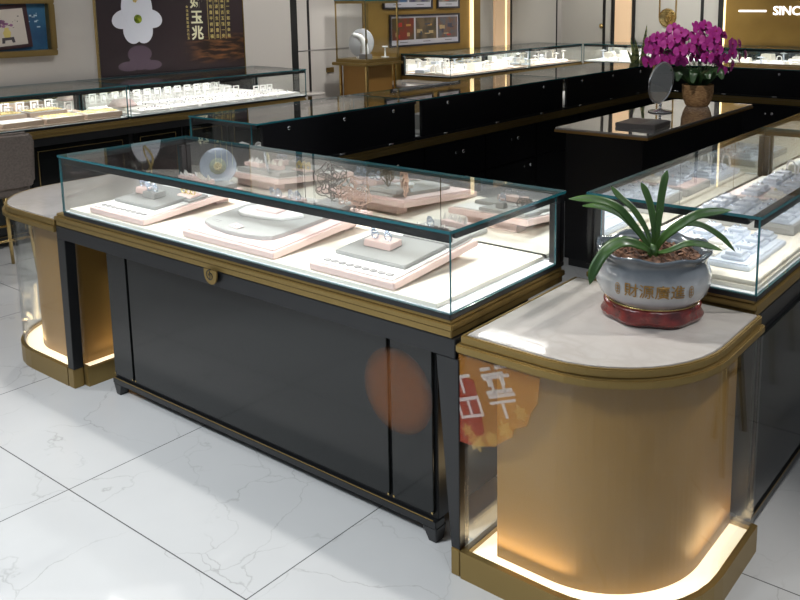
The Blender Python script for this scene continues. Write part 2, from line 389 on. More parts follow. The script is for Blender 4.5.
wl3 = showcase('wall showcase under the framed shop pictures', 1.57, .70, (-4.32, 5.62, ZC), PI/2, deck='taupe', power=13, knob=False)
wl4 = showcase('corner wall showcase between the lit gold columns', 1.28, .70, (-4.32, 7.21, ZC), PI/2, deck='taupe', power=11, knob=False)
wb1 = showcase('back wall showcase between the corner and the snake plant', 1.9, .65, (-4.30, 8.5, ZC), 0, deck='white', power=13, knob=False)
wb2 = showcase('back wall showcase under the lit letters', 2.4, .65, (-2.38, 8.5, ZC), 0, deck='white', power=14, knob=False)

# ------------------------------------------------------------------ counters
def emblem(parent, x, z, y=-.004, s=1.0):
    pts = [(-.035*s, .012), (.035*s, .012)]
    out = [(.035*s*math.cos(a), .0+.038*s*math.sin(a)) for a in [R(-k*180/16) for k in range(17)]]
    T = Matrix.Translation((x, y, z)) @ Matrix.Rotation(R(90), 4, 'X')
    e = MB().prism(pts[:0]+[(-.035*s, .014*s)]+list(reversed(out))+[(.035*s, .014*s)], 0, .006, T=T).build('emblem', M['gold'], parent, bevel=.0015)
    sp = []
    for k in range(40):
        t = k/39; a = R(200-480*t); r = (.005+.016*t)*s; sp.append((x+r*math.cos(a), y-.0065, z-.006*s+r*math.sin(a)))
    MB().tube(sp, .0016, 6).build('emblem_swirl', M['lacquer_matt'], e)
    MB().tube([(x-.004*s, y-.0065, z+.012*s), (x+.001*s, y-.0065, z-.004*s), (x-.003*s, y-.0065, z-.022*s)], .0014, 6).build('emblem_swirl', M['lacquer_matt'], e)
def moulding(t, x0, x1, y0, y1, zt=.752, zb=.70):
    m = MB()
    m.box(x0+.008, x1-.008, y0+.008, y1-.008, zt-.012, zt)
    m.box(x0, x1, y0, y1, zt-.030, zt-.0125)
    m.box(x0+.006, x1-.006, y0+.006, y1-.006, zb, zt-.0305)
    return m.build('gold_moulding', M['gold'], t, bevel=.0025)
def counter(label, L, D, loc, rot, panels=((.3, None),), legs=False, group=None, inset=.09, c0=.15, c1=.11, depthcab=None, emb=True, outline=False):
    t = thing('counter_cabinet', label, 'counter', loc, rot, group)
    moulding(t, 0, L, 0, D)
    zt = .699
    x0, x1 = c0, L-c1
    y0 = inset; y1 = D-.02
    box('cabinet_body', (x0, x1, y0, y1, .075, zt-.055), M['lacquer_matt'], t, .003)
    # panels on the front, set slightly proud of the body with dark grooves between
    for a, b in panels:
        p = box('front_panel', (a, b, y0-.012, y0-.001, .095, zt-.06), M['lacquer'], t, .0015)
        for q in (a+.001, b-.007):
            MB().prism([(q, y0-.0135), (q+.006, y0-.0135), (q+.006, y0-.0125), (q, y0-.0125)], .096, .103).build('corner_stud', M['gold_bright'], p)
    if outline:
        for a, b in panels:
            w = MB(); z0, z1 = .10, zt-.09
            w.box(a+.05, b-.05, y0-.015, y0-.0125, z1-.006, z1); w.box(a+.05, a+.056, y0-.015, y0-.0125, z0, z1-.0065); w.box(b-.056, b-.05, y0-.015, y0-.0125, z0, z1-.0065)
            w.build('gold_inlay', M['gold_bright'], t)
    box('plinth_rail', (x0, x1, y0-.014, y0+.03, .050, .074), M['lacquer_matt'], t, .002)
    box('gold_line', (x0+.01, x1-.01, y0-.0155, y0-.0142, .0755, .079), M['gold'], t)
    for xa, sg in ((x0, 1), (x1, -1)):
        for ya in (y0-.012, y1-.06):
            MB().prism([(xa, ya), (xa+sg*.055, ya), (xa+sg*.055, ya+.05), (xa, ya+.05)], .0495, 0,
                       top=[(xa+sg*.006, ya+.006), (xa+sg*.034, ya+.006), (xa+sg*.034, ya+.044), (xa+sg*.006, ya+.044)]).build('foot', M['lacquer_matt'], t, bevel=.002)
    # apron frame under the moulding
    a = MB().box(-.0 if legs else x0, L+.006 if legs else x1, .006, .05, zt-.054, zt)
    a.box(x0, x1, .051, D-.02, zt-.053, zt)
    a.build('apron', M['lacquer_matt'], t, bevel=.002)
    return t
cm = counter('black lacquer cabinet under the foreground showcase with a gold emblem', 2.045, .60, (-2.04, 0, 0), 0,
             panels=((.237, .367), (.381, 1.737), (1.751, 1.910)), legs=True, c0=.22, c1=.125)
emblem(cm, 1.025, .693)
def leg(t, x0, x1t, x1b, flip=False):
    if flip: top = [(x1t, .006), (x0, .006), (x0, .05), (x1t, .05)]; bot = [(x1b, .006), (x0, .006), (x0, .05), (x1b, .05)]
    else: top = [(x0, .006), (x1t, .006), (x1t, .05), (x0, .05)]; bot = [(x0, .006), (x1b, .006), (x1b, .05), (x0, .05)]
    l = MB().prism(bot, .0825, .6445, top=top).build('leg', M['lacquer_matt'], t, bevel=.0015)
    f = [(p[0], p[1]-.002) for p in bot]
    MB().prism(f, 0, .082).build('gold_shoe', M['gold'], l, bevel=.002)
leg(cm, 0.0, .06, .045)
leg(cm, 2.062, 1.985, 2.032, True)
cr = counter('black cabinet under the right showcases with a tall frame of panels', 3.7, .545, (.612, .625, 0), PI/2,
             panels=((.03, 1.25), (1.27, 2.45), (2.47, 3.65)), inset=.004, c0=.015, c1=.01)
def staff_cabinet(label, L, D, loc, rot):
    t = thing('counter_cabinet', label, 'counter', loc, rot)
    moulding(t, 0, L, 0, D)
    box('cabinet_body', (.01, L-.01, .03, D-.04, .05, .699), M['black'], t, .003)
    n = max(1, round(L/.62)); w = (L-.04)/n
    for k in range(n):
        x = .02+k*w
        d = box('drawer', (x+.004, x+w-.004, D-.0395, D-.024, .45, .69), M['black'], t, .002)
        d2 = box('door', (x+.004, x+w-.004, D-.0395, D-.024, .06, .442), M['black'], t, .002)
        for dd, z, q in ((d, .62, .42), (d2, .40, .16)):
            Tm = Matrix.Translation((x+w*q, D-.024, z)) @ Matrix.Rotation(R(-90), 4, 'X')
            MB().lathe([(.005, 0), (.005, .010), (.013, .013), (.014, .018), (.010, .022), (.003, .023)], 16, T=Tm).build('knob', M['chrome'], dd, True)
            Tm = Matrix.Translation((x+w*q+.06, D-.024, z-.005)) @ Matrix.Rotation(R(-90), 4, 'X')
            MB().lathe([(.009, 0), (.009, .003), (.004, .004)], 12, T=Tm).build('keyhole', M['chrome'], dd, True)
    box('toe_kick', (.03, L-.03, .05, D-.07, 0, .0495), M['groove'], t)
    return t
staff_cabinet('black staff cabinet with small round knobs, left of the marble table', 4.6, .56, (-2.54, 5.62, 0), -PI/2)
staff_cabinet('black staff cabinet behind the orchid table, crossing to the right edge', 2.64, .56, (.67, 6.22, 0), PI)
for lab, L, loc, rot, pn in (
        ('black wall cabinet with gold inlay lines behind the grey stool', 4.02, (-4.31, -.5, 0), PI/2, ((.03, 1.0), (1.02, 1.55), (1.57, 2.3), (2.34, 2.75), (2.77, 3.18), (3.2, 3.6), (3.62, 3.98))),
        ('black wall cabinet under the showcase below the shop pictures', 2.9, (-4.31, 5.6, 0), PI/2, ((.03, 1.4), (1.45, 2.85))),
        ('black cabinet along the back wall under the lit sign', 4.3, (-4.3, 8.49, 0), 0, ((.03, 1.4), (1.45, 2.85), (2.9, 4.25)))):
    w = counter(lab, L, .70, loc, rot, panels=pn, inset=.06, c0=.01, c1=.01, outline=True)
    if loc[1] < 0: emblem(w, 1.325, .70, s=1.3)

# ------------------------------------------------------------------ pedestals with drum and light floor
def pedestal(label, x0, x1, y0, y1, rads, mx0, mx1, dr, nx=None, ny=None):
    t = thing('corner_pedestal', label, 'pedestal', (x0, y0, 0))
    def O(pts): return [(p[0]-x0, p[1]-y0) for p in pts]
    def ir(d): return tuple(max(.004, r-d) for r in rads)
    base_o = notched(rrect(x0, x1, y0, y1, rads), 0, nx, ny); base_i = notched(rrect(x0+.018, x1-.018, y0+.018, y1-.018, ir(.018)), .018, nx, ny)
    MB().ring(O(base_o), O(base_i), 0, .082).build('gold_base', M['gold'], t)
    MB().prism(O(notched(rrect(x0+.019, x1-.019, y0+.019, y1-.019, ir(.019)), .019, nx, ny)), .055, .068).build('light_floor', M['glow'], t)
    g0 = notched(rrect(x0+.010, x1-.010, y0+.010, y1-.010, ir(.010)), .010, nx, ny); g1 = notched(rrect(x0+.016, x1-.016, y0+.016, y1-.016, ir(.016)), .016, nx, ny)
    MB().ring(O(g0), O(g1), .083, .671).build('glass_shell', M['glass'], t, smooth=False)
    MB().prism(O(dr), .069, .671).build('drum', M['drum'], t)
    sh = lambda d: O(rrect(mx0+d, mx1-d, y0+d, y1-max(d, 0)*.5, tuple(max(.004, q-d) if q > .01 else q for q in rads)))
    MB().prism(sh(-.010), .6715, .696).build('gold_band', M['gold'], t, bevel=.004)
    MB().ring(sh(0), sh(.012), .6965, .7195).build('gold_edge', M['gold'], t, bevel=.003)
    MB().prism(sh(.0125), .6965, .7205).build('marble_top', M['marble'], t, bevel=.0015)
    return t
drR = rrect(.108, .575, .062, .60, (.004, .30, .004, .004), 24)
pr = pedestal('foreground corner pedestal with curved glass, glowing floor and marble top', .024, .652, .002, .615, (.004, .335, .004, .004), .032, .632, drR)
drL = rrect(-2.58, -2.05, .08, .95, (.26, .004, .004, .3), 20)
pl = pedestal('left corner pedestal with curved glass, seen beyond the black frame leg', -2.71, -1.965, .004, 1.0, (.36, .004, .004, .36), -2.745, -2.052, drL, -2.045, .052)
for (lx, ly, sx, sy) in ((.20, .033, .30, .025), (.617, .46, .025, .28), (.06, .3, .06, .5)):
    area('pedestal_light', (lx, ly, .10), sx, .26, (1, .72, .38), (PI, 0, 0), sy=sy)
for (lx, ly, sx, sy) in ((-2.3, .09, .5, .02), (-2.65, .5, .02, .6), (-2.0, .5, .03, .7)):
    area('pedestal_light', (lx, ly, .10), sx, .3, (1, .72, .38), (PI, 0, 0), sy=sy)
# far corner pedestal carrying the snake plant
fp = thing('corner_pedestal', 'far corner marble pedestal holding the snake plant', 'pedestal', (-2.56, 5.64, 0))
box('body', (0, .56, 0, .56, 0, .70), M['lacquer_matt'], fp); box('marble_top', (-.01, .57, -.01, .57, .7005, .7205), M['marble'], fp, .003)
# end pedestal in front of the far wall showcase
ep = thing('end_pedestal', 'marble-topped end pedestal at the near end of the far wall showcase', 'pedestal', (-5.0, 4.98, 0))
MB().prism(rrect(.1, .68, .05, .60, (.05, .2, .02, .02)), 0, .70).build('body', M['gold'], ep); MB().prism(rrect(.08, .7, .03, .605, (.05, .22, .02, .02)), .7005, .7205).build('marble_top', M['marble'], ep)

# ------------------------------------------------------------------ trays and jewellery in the foreground showcase
DZ = ZC+.0325
TILT = R(5.0)
def tray_root(label, x, y, rotz=0, tilt=TILT): 
    return thing('display_tray', label, 'tray', (x, y, DZ+.001), (tilt, 0, rotz))
def on(t, u, v, h):
    bpy.context.view_layer.update(); return t.matrix_world @ Vector((u, v, h))
def tray(label, x, y, w, d, slots=9, rotz=0, pad='white', prop=True):
    t = tray_root(label, x, y, rotz)
    box('rim', (0, w, 0, d, 0, .022), M['pink'], t, .002)
    p = box('pad', (.012, w-.012, .012, d-.012, .0225, .027), M[pad], t, .0015)
    for k in range(slots):
        sx = .03+(w-.06)*(k+.5)/slots
        MB().lathe([(.014, 0), (.015, .001), (.011, .0028), (.005, .001)], 10, T=Matrix.Translation((sx, .036, .0272)) @ Matrix.Diagonal((1, .7, 1, 1)) ).build('ring_slot', M['slot'], p, True)
    if prop:
        wz = d*math.sin(TILT)
        Ti = Matrix.Rotation(-TILT, 4, 'X')
        MB().prism([(.06, d-.09), (w-.06, d-.09), (w-.06, d-.03), (.06, d-.03)], -.001, -.0325).build('prop_block', M['palepink'], t)
    return t
def slab(label, t, u, v, w, d, h0, h=.012, m='grey', pts=None, cat='riser'):
    s = thing('display_riser', label, cat, on(t, u, v, h0+(.0065 if t.get('category') == 'tray' else .0005)), t.rotation_euler.copy())
    if pts: MB().prism(pts, 0, h).build('board', M[m], s, bevel=.0015)
    else: box('board', (0, w, 0, d, 0, h), M[m], s, .002)
    return s
def jewel(m, x, y, z, s=1.0, k='silver'):
    # a small ring / earring pair: a loop with a cluster of beads
    lp = [(x+.007*s*math.cos(a), y, z+.006*s+.007*s*math.sin(a)) for a in [2*PI*i/14 for i in range(14)]]
    m.tube(lp, .0012*s, 5, closed=True)
    for i in range(6):
        a = 2*PI*i/6; m.lathe([(.0005, -.002*s), (.0028*s, 0), (.0005, .002*s)], 6, T=Matrix.Translation((x+.004*s*math.cos(a), y-.003, z+.012*s+.004*s*math.sin(a))))
def plinth(label, t, u, v, h0, w=.05, d=.035, h=.022, m='pink', jm='silver', n=2, k_big=True, rz=0):
    e = t.rotation_euler.copy(); e.z += rz
    s = thing('ring_plinth', label, 'jewellery stand', on(t, u, v, h0+(.0065 if t.get('category') == 'tray' else .0005)), e)
    MB().prism([(-w/2, -d/2), (w/2, -d/2), (w/2, d/2), (-w/2, d/2)], 0, h, top=[(-w/2, -d/2+.006), (w/2, -d/2+.006), (w/2, d/2), (-w/2, d/2)]).build('block', M[m], s, bevel=.0015)
    j = MB()
    for i in range(n):
        jewel(j, -w/2+w*(i+.5)/n, -.002, h+.0015, 2.0 if k_big else 1.2)
    j.build('earring' if n > 1 else 'ring', M[jm], s, smooth=True)
    return s
def crown(label, t, u, v, h0, w=.06, m='pink', rz=0, jm='white'):
    e = t.rotation_euler.copy(); e.z += rz
    s = thing('jewellery_stand', label, 'jewellery stand', on(t, u, v, h0+(.0065 if t.get('category') == 'tray' else .0005)), e)
    box('block', (-w/2, w/2, -.02, .02, 0, .018), M[m], s, .0015)
    random.seed(int(u*1000+v*77))
    p = MB()
    for i in range(9):
        x = -w/2+w*(i+.5)/9; hh = random.uniform(.010, .026); yy = random.uniform(-.012, .012)
        p.prism([(x-.005, yy-.004), (x+.005, yy-.004), (x+.004, yy+.004), (x-.004, yy+.004)], .0185, .0185+hh, top=[(x-.001, yy-.006), (x+.002, yy-.006), (x+.001, yy-.004), (x-.001, yy-.004)])
    p.build('petals', M[jm], s)
    return s
tC = tray('pink-edged white ring tray at the right end of the foreground showcase', -.562, .022, .345, .41, 9)
s1 = slab('grey suede riser on the right tray, under the silver earrings', tC, .03, .085, .285, .20, .021)
plinth('pink earring block with two silver earrings, on the right grey riser', tC, .14, .185, .034, .110, .060, .020)
s2 = slab('low grey riser at the back of the right tray', tC, .13, .29, .20, .11, .021)
cd_ = plinth('white earring card with dark studs at the back of the right tray', tC, .275, .32, .034, .06, .04, .006, 'white', 'ink', 3)
plinth('small grey block at the back edge of the right riser', tC, .20, .355, .034, .035, .03, .02, 'grey', 'silver', 1)
tB = tray('large pink tray in the middle of the foreground showcase', -1.20, .022, .475, .47, 0, pad='palepink')
wave = [(.015, .10), (.03, .075), (.10, .052), (.19, .040), (.28, .042), (.36, .055), (.39, .075), (.40, .12), (.41, .40), (.395, .44), (.30, .455), (.15, .44), (.03, .42), (.015, .36)]
s3 = slab('light grey board with a curved front edge on the middle tray', tB, 0, 0, 0, 0, .021, .014, 'lightgrey', wave)
lf = slab('white bead-edged leaf board lying on the curved grey board', tB, 0, 0, 0, 0, .036, .010, 'white', [(.065, .235), (.075, .19), (.115, .17), (.20, .175), (.30, .20), (.345, .26), (.30, .285), (.18, .30), (.10, .29)], 'board')
box('pink_pad', (.14, .25, .215, .265, .0105, .016), M['palepink'], lf, .002)
cdm = MB().prism([(.0, 0), (.058, 0), (.062, .026), (.004, .028)], 0, .0015); cdm = cdm.build('price_card', M['palepink'], None, loc=on(tB, .165, .075, .0425), rot=(R(9), 0, R(-12)))
tag(cdm, 'small pale pink card lying on the front of the curved grey board', 'card')
MB().box(.016, .044, .011, .014, .0016, .0018).box(.02, .038, .006, .008, .0016, .0018).build('printed_line', M['ink'], cdm)
MB().box(.06, .075, .100, .1025, .0141, .0143).box(.08, .095, .098, .1, .0141, .0143).box(.055, .065, .092, .0935, .0141, .0143).box(.075, .1, .088, .0895, .0141, .0143).build('printed_line', M['ink'], s3)
plinth('left of the two pink ring blocks at the back of the curved board', tB, .12, .335, .036, .070, .05, .026, 'palepink', 'silver', 2)
plinth('right of the two pink ring blocks at the back of the curved board', tB, .21, .345, .036, .070, .05, .026, 'palepink', 'silver', 2)
tA = tray('pink-edged white ring tray at the left end of the foreground showcase', -1.795, .022, .36, .46, 9)
s4 = slab('grey suede riser on the left tray, under two earring blocks', tA, .04, .085, .27, .21, .021)
plinth('small pink block with silver earrings on the left grey riser', tA, .085, .20, .034, .070, .055, .022)
plinth('small grey block with silver earrings on the left grey riser', tA, .175, .175, .034, .080, .055, .022, 'lightgrey')
s5 = slab('small grey riser under the peach pad on the left tray', tA, .21, .21, .14, .09, .021, .008)
plinth('peach pad with small jewels beside the left grey riser', tA, .29, .255, .030, .09, .055, .008, 'pink', 'yellowgold', 3)
s6 = slab('grey riser at the back of the left tray', tA, .07, .335, .28, .11, .021, .020)
crown('left pink block topped with white petals near the frosted disc', tA, .12, .385, .042, .10)
crown('right pink block topped with cream petals in front of the frosted disc', tA, .235, .37, .042, .09, 'pink', 0, 'cream')
dk = thing('frosted_disc', 'round frosted blue-white disc with a gold flower at its centre', 'ornament', on(tA, .25, .43, .034), (0, 0, R(42)))
Tm = Matrix.Translation((0, 0, .074)) @ Matrix.Rotation(R(82), 4, 'X')
MB().lathe([(.028, -.002), (.052, -.003), (.072, -.0025), (.075, 0), (.072, .0025), (.052, .004), (.028, .002)], 40, T=Tm).build('disc', film_glass('frosted_blue', (.55, .62, .72), .42), dk, True)
MB().lathe([(.001, .002), (.034, .003), (.034, .005), (.001, .006)], 24, T=Tm).build('centre', mat('sage_centre', (.35, .38, .30), .6), dk, True)
fl = MB()
for k in range(9):
    a = 2*PI*k/9; fl.lathe([(.001, 0), (.006, .003), (.004, .008), (.001, .009)], 8, T=Tm @ Matrix.Translation((.012*math.cos(a), .012*math.sin(a), .005)))
fl.lathe([(.001, 0), (.008, .004), (.002, .012)], 10, T=Tm @ Matrix.Translation((0, 0, .005))); fl.build('gold_flower', mat('pale_gold_petals', (.80, .70, .45), .35, metal=.4), dk, True)
def wire_peony(label, loc, col, r=.06, rz=0, seed=1):
    random.seed(seed)
    t = thing('wire_peony', label, 'ornament', loc, rz)
    m = MB(); cz = r+.012
    for layer, (n, rr, pr) in enumerate(((3, .014, .012), (5, .028, .020), (6, .042, .024))):
        for k in range(n):
            a = 2*PI*k/n+layer*.5; s = r/.06
            cx, cy = rr*s*math.cos(a), rr*s*math.sin(a); pts = []
            for i in range(22):
                b = 2*PI*i/22; q = pr*s*(1+.28*math.cos(3*b+layer)+random.uniform(-.04, .04))
                px, py = q*math.cos(b)*.95, q*math.sin(b)*1.35
                pts.append((cx+px*math.cos(a)-py*math.sin(a), random.uniform(-.0015, .0015)+.004*layer-.004, cz+cy+px*math.sin(a)+py*math.cos(a)))
            m.tube(pts, .0021*s, 6, closed=True)
    m.build('wire_petals', mat('wire_'+str(seed), col, .35, metal=.35), t, True)
    MB().tube([(0, 0, 0), (0, 0, .03)], .002, 6).build('stem', M['grey'], t)
    return t
g1 = slab('grey riser block under the dark wire peony', tB, .28, .365, .14, .085, .036, .016, 'lightgrey')
wire_peony('dark grey wire peony outline standing behind the curved board', on(tB, .335, .405, .0595), (.16, .145, .13), .062, R(25), 1)
wire_peony('pink wire peony outline to the right of the grey one', on(tB, .435, .415, .0285), (.74, .52, .42), .056, R(35), 2)
s7 = thing('display_riser', 'long low riser behind the right tray at the mirror', 'riser', (-.60, .46, DZ+.001))
box('board', (0, .24, 0, .095, 0, .014), M['lightgrey'], s7, .002)
def crown_at(label, loc, rz, m='palepink', jm='white', w=.08):
    d = bpy.data.objects.new('d', None); d.location = loc; C.objects.link(d); bpy.context.view_layer.update()
    c = crown(label, d, 0, 0, 0, w, m, rz, jm); bpy.data.objects.remove(d); return c
crown_at('pink block crowned with white petals at the mirror, left end of the low riser', (-.47, .50, DZ+.0155), .1, w=.12)
# thin ring lying on the board
tag(MB().tube([(.012*math.cos(a), .012*math.sin(a), .0015) for a in [2*PI*i/24 for i in range(24)]], .0012, 6, closed=True).build('ring', M['silver'], None, True, loc=(-.645, .30, DZ+.0005)), 'plain silver ring lying on the cream board between two trays', 'ring')

# ------------------------------------------------------------------ right showcase: stepped blocks on trays
def flat_tray(label, x, y, w, d, h, m='bluewhite', z=DZ, group=None, name='display_tray', edge=None):
    t = thing(name, label, 'tray', (x, y, z+.001), 0, group)
    box('tray_body', (0, w, 0, d, 0, h), M[edge or m], t, .002)
    box('pad', (.008, w-.008, .008, d-.008, h+.0005, h+.004), M[m], t, .0015)
    return t
bp = thing('stepped_block', 'x', 'jewellery stand', (0, 0, 0))
box('lower_step', (-.034, .034, -.034, .034, 0, .010), M['bluewhite'], bp, .0015)
box('upper_step', (-.025, .025, -.025, .025, .0105, .021), M['bluewhite'], bp, .0015)
jj = MB(); jewel(jj, -.008, 0, .021, .7); jewel(jj, .009, 0, .021, .7); jj.build('earring', M['silver'], bp, True)
bw = thing('stepped_block', 'x', 'jewellery stand', (0, 0, 0))
box('lower_step', (-.034, .034, -.034, .034, 0, .010), M['cream'], bw, .0015)
box('upper_step', (-.025, .025, -.025, .025, .0105, .021), M['white'], bw, .0015)
jj = MB(); jewel(jj, 0, 0, .021, .8); jj.build('earring', M['yellowgold'], bw, True)

cm_ = thing('display_mat', 'cream mat along the front glass of the right showcase', 'mat', (.155, .66, DZ+.001)); box('mat_body', (0, .44, 0, 1.55, 0, .012), M['cream'], cm_, .002)
usedb = [False, False]
def blocks(x, y, z, nx, ny, step, lab, whites=(), rz=0):
    for j in range(ny):
        for i in range(nx):
            wflag = (i, j) in whites; src = bw if wflag else bp
            l = ('cream' if wflag else 'pale')+' stepped block, %s from right in %s row of %s' % (ORD[nx-1-i], ORD[j], lab)
            p = (x+i*step, y+j*step, z)
            if not usedb[wflag]: src.location = p; src['label'] = l; usedb[wflag] = True
            else: dup(src, p, 0, l)
tr1 = flat_tray('pale blue tray nearest the glass corner of the right showcase', .25, .735, .30, .36, .014, z=DZ+.0125)
blocks(.31, .80, DZ+.033, 3, 4, .088, 'nearest right tray', {(1, 1), (0, 0), (1, 0)})
tr1b = flat_tray('pale tray left of the nearest one, behind the potted plant', .165, .80, .07, .33, .014, z=DZ+.0125)
tr2 = flat_tray('tall pale tray second from the corner in the right showcase', .17, 1.21, .37, .30, .035, z=DZ+.0125, edge='lightgrey')
blocks(.23, 1.26, DZ+.0535, 4, 3, .085, 'second right tray')
tr3 = flat_tray('pink-padded tray third from the corner in the right showcase', .17, 1.56, .37, .25, .03, 'palepink', z=DZ+.0125, edge='lightgrey')
blocks(.26, 1.62, DZ+.0485, 3, 2, .09, 'pink-padded tray', {(1, 0)})
tr4 = flat_tray('pale tray fourth from the corner in the right showcase', .17, 1.86, .37, .32, .02, z=DZ+.0125)
blocks(.24, 1.92, DZ+.0385, 3, 3, .09, 'fourth right tray')
tr5 = flat_tray('pale tray at the near end of the second right showcase', .17, 2.40, .37, .5, .03, edge='lightgrey')
blocks(.24, 2.47, DZ+.036, 3, 3, .1, 'tray in the second showcase')
stn = MB(); 
for i in range(3): stn.tube(bez([(.05*i, 0, 0), (.05*i+.01, 0, .07), (.05*i+.035, 0, .07), (.05*i+.045, 0, 0)], 6), .005, 6)
st = stn.build('necklace_bust', M['white'], None, True, loc=(.22, 2.19, DZ+.0135)); tag(st, 'white looped necklace stand near the end of the first right showcase', 'jewellery stand')

# ------------------------------------------------------------------ goods in the wall showcases
def stand(w=.06, h=.07):
    m = MB(); m.box(-w/2, w/2, -.012, .012, 0, .006); m.box(-w/2, -w/2+.008, -.005, .005, .0065, h); m.box(w/2-.008, w/2, -.005, .005, .0065, h); m.box(-w/2, w/2, -.006, .006, h+.0005, h+.008); m.box(-.012, .012, -.004, .004, h*.35, h*.8)
    return m
proto_stand = stand().build('earring_stand', mat('bright_white_stand', (.9, .89, .87), .4))
usedp = [False]
def put(proto, flag, loc, rot, lab, cat, grp):
    if not flag[0]: o = proto; flag[0] = True; o.location = loc; o.rotation_euler = (0, 0, rot)
    else: o = proto.copy(); C.objects.link(o); o.location = loc; o.rotation_euler = (0, 0, rot)
    return tag(o, lab, cat, grp)
for k in range(13):
    put(proto_stand, usedp, (-4.78, 1.93+k*.10, DZ), PI/2, ORD[k]+' white earring stand from the near end, at the back of the poster showcase', 'jewellery stand', 'white stands below the flower poster')
for k in range(3):
    put(proto_stand, usedp, (-4.62, 3.22+k*.075, DZ), PI/2, ORD[k]+' white stand of the trio at the far end of the poster showcase', 'jewellery stand', 'three stands at the end of the poster showcase')
for k in range(9):
    put(proto_stand, usedp, (-4.85, .75+k*.11, DZ), PI/2, ORD[k]+' white stand from the left at the back of the left edge showcase', 'jewellery stand', 'stands behind the gold trays')
for j, x in enumerate((-4.42, -4.62)):
    for k in range(6):
        t = flat_tray('%s white tray from the near end in the %s row below the flower poster' % (ORD[k], ('front', 'rear')[j]), x-.09, 1.90+k*.265, .17, .25, .012+.01*j, 'white', z=DZ)
        m = MB()
        random.seed(k*3+j)
        for a in range(4):
            for b in range(3):
                if random.random() < .75: m.lathe([(.004, 0), (.006, .004), (.002, .008)], 6, T=Matrix.Translation((.03+.038*a, .05+.07*b, .0175+.01*j)))
        m.build('jewels', M['silver'] if k % 2 else M['ink'], t)
tag(MB().prism(rrect(-.08, .08, -.10, .10, (.05,)*4), 0, .05, top=rrect(-.05, .05, -.06, .06, (.03,)*4)).build('jewellery_cushion', M['palepink'], None, True, loc=(-4.62, 1.93, DZ+.032)), 'puffed pale pink cushion at the near end of the poster showcase', 'cushion')
for j, (x, hh) in enumerate(((-4.44, .03), (-4.66, .055))):
    for k in range(4):
        if k == 3 and j == 1: continue
        t = flat_tray('%s tray of gold jewellery from the left in the %s row at the left edge' % (ORD[k], ('front', 'rear')[j]), x-.10, .62+k*.29, .19, .27, hh, 'white', z=DZ, edge='taupe')
        if (j == 0 and k in (2, 3)) or j == 1:
            m = MB(); random.seed(k+9)
            for a in range(7):
                for b in range(11): m.lathe([(.004, 0), (.007, .003), (.003, .008)], 6, T=Matrix.Translation((.03+.0215*a, .03+.021*b, hh+.0045)))
            m.build('gold_rings', M['yellowgold'], t)
def clutter(lab, grp, mk, n, x0, x1, y0, y1, seed, mats=('white', 'white', 'bluewhite', 'cream')):
    # small white display pieces standing in a far case; every one is its own object on a loose grid
    random.seed(seed); nx = max(1, round(math.sqrt(n*(x1-x0)/(y1-y0)))); ny = math.ceil(n/nx); c = 0
    for i in range(nx):
        for j in range(ny):
            if c >= n: return
            c += 1
            sx = (x1-x0)/nx*.40; sy = (y1-y0)/ny*.40
            h = random.choice((.02, .035, .05, .07, .09)); kind = random.choice((0, 0, 1, 2))
            m = MB()
            if kind == 0: m.prism([(-sx, -sy), (sx, -sy), (sx, sy), (-sx, sy)], 0, h, top=[(-sx*.85, -sy*.85), (sx*.85, -sy*.85), (sx*.8, sy), (-sx*.8, sy)]); nm = 'display_block'
            elif kind == 1: m.lathe([(min(sx, sy), 0), (min(sx, sy)*.95, .012), (.012, .02), (.010, h+.02), (min(sx, sy)*.7, h+.03), (.003, h+.045)], 12); nm = 'pendant_stand'
            else: m.box(-sx, sx, -sy, sy, 0, .012); m.tube(bez([(-min(sx, .03), 0, .012), (-min(sx, .03)*.8, 0, .05+h*.4), (min(sx, .03)*.8, 0, .05+h*.4), (min(sx, .03), 0, .012)], 5), .006, 6); nm = 'bangle_stand'
            o = m.build(nm, M[random.choice(mats)], None, bevel=0, loc=(x0+(i+.5)*(x1-x0)/nx, y0+(j+.5)*(y1-y0)/ny, DZ+.0005), rot=(0, 0, random.uniform(-.2, .2)))
            tag(o, '%s, %s along, %s row, %s' % ({'display_block': 'sloping white block', 'pendant_stand': 'white pendant stand', 'bangle_stand': 'arched white bangle stand'}[nm], ORD[j if ny > nx else i], ORD[i if ny > nx else j], lab), 'jewellery stand', nm.replace('_', ' ')+'s '+grp)
clutter('under the shop pictures', 'under the shop pictures', None, 24, -4.9, -4.42, 5.66, 7.1, 3)
clutter('between the gold columns', 'in the corner showcase', None, 18, -4.9, -4.42, 7.3, 8.4, 4)
clutter('left of snake plant', 'in the left back wall showcase', None, 18, -4.2, -2.5, 8.6, 8.95, 5)
clutter('under the lit letters', 'in the right back wall showcase', None, 20, -2.3, -.15, 8.6, 8.95, 6)
clutter('in near dark showcase', 'in the near dark showcase', None, 6, -2.35, -2.08, 1.10, 1.5, 8, ('bluewhite', 'grey'))
clutter('in middle dark showcase', 'in the middle far showcase', None, 10, -2.42, -2.08, 2.4, 3.9, 9, ('white', 'grey'))

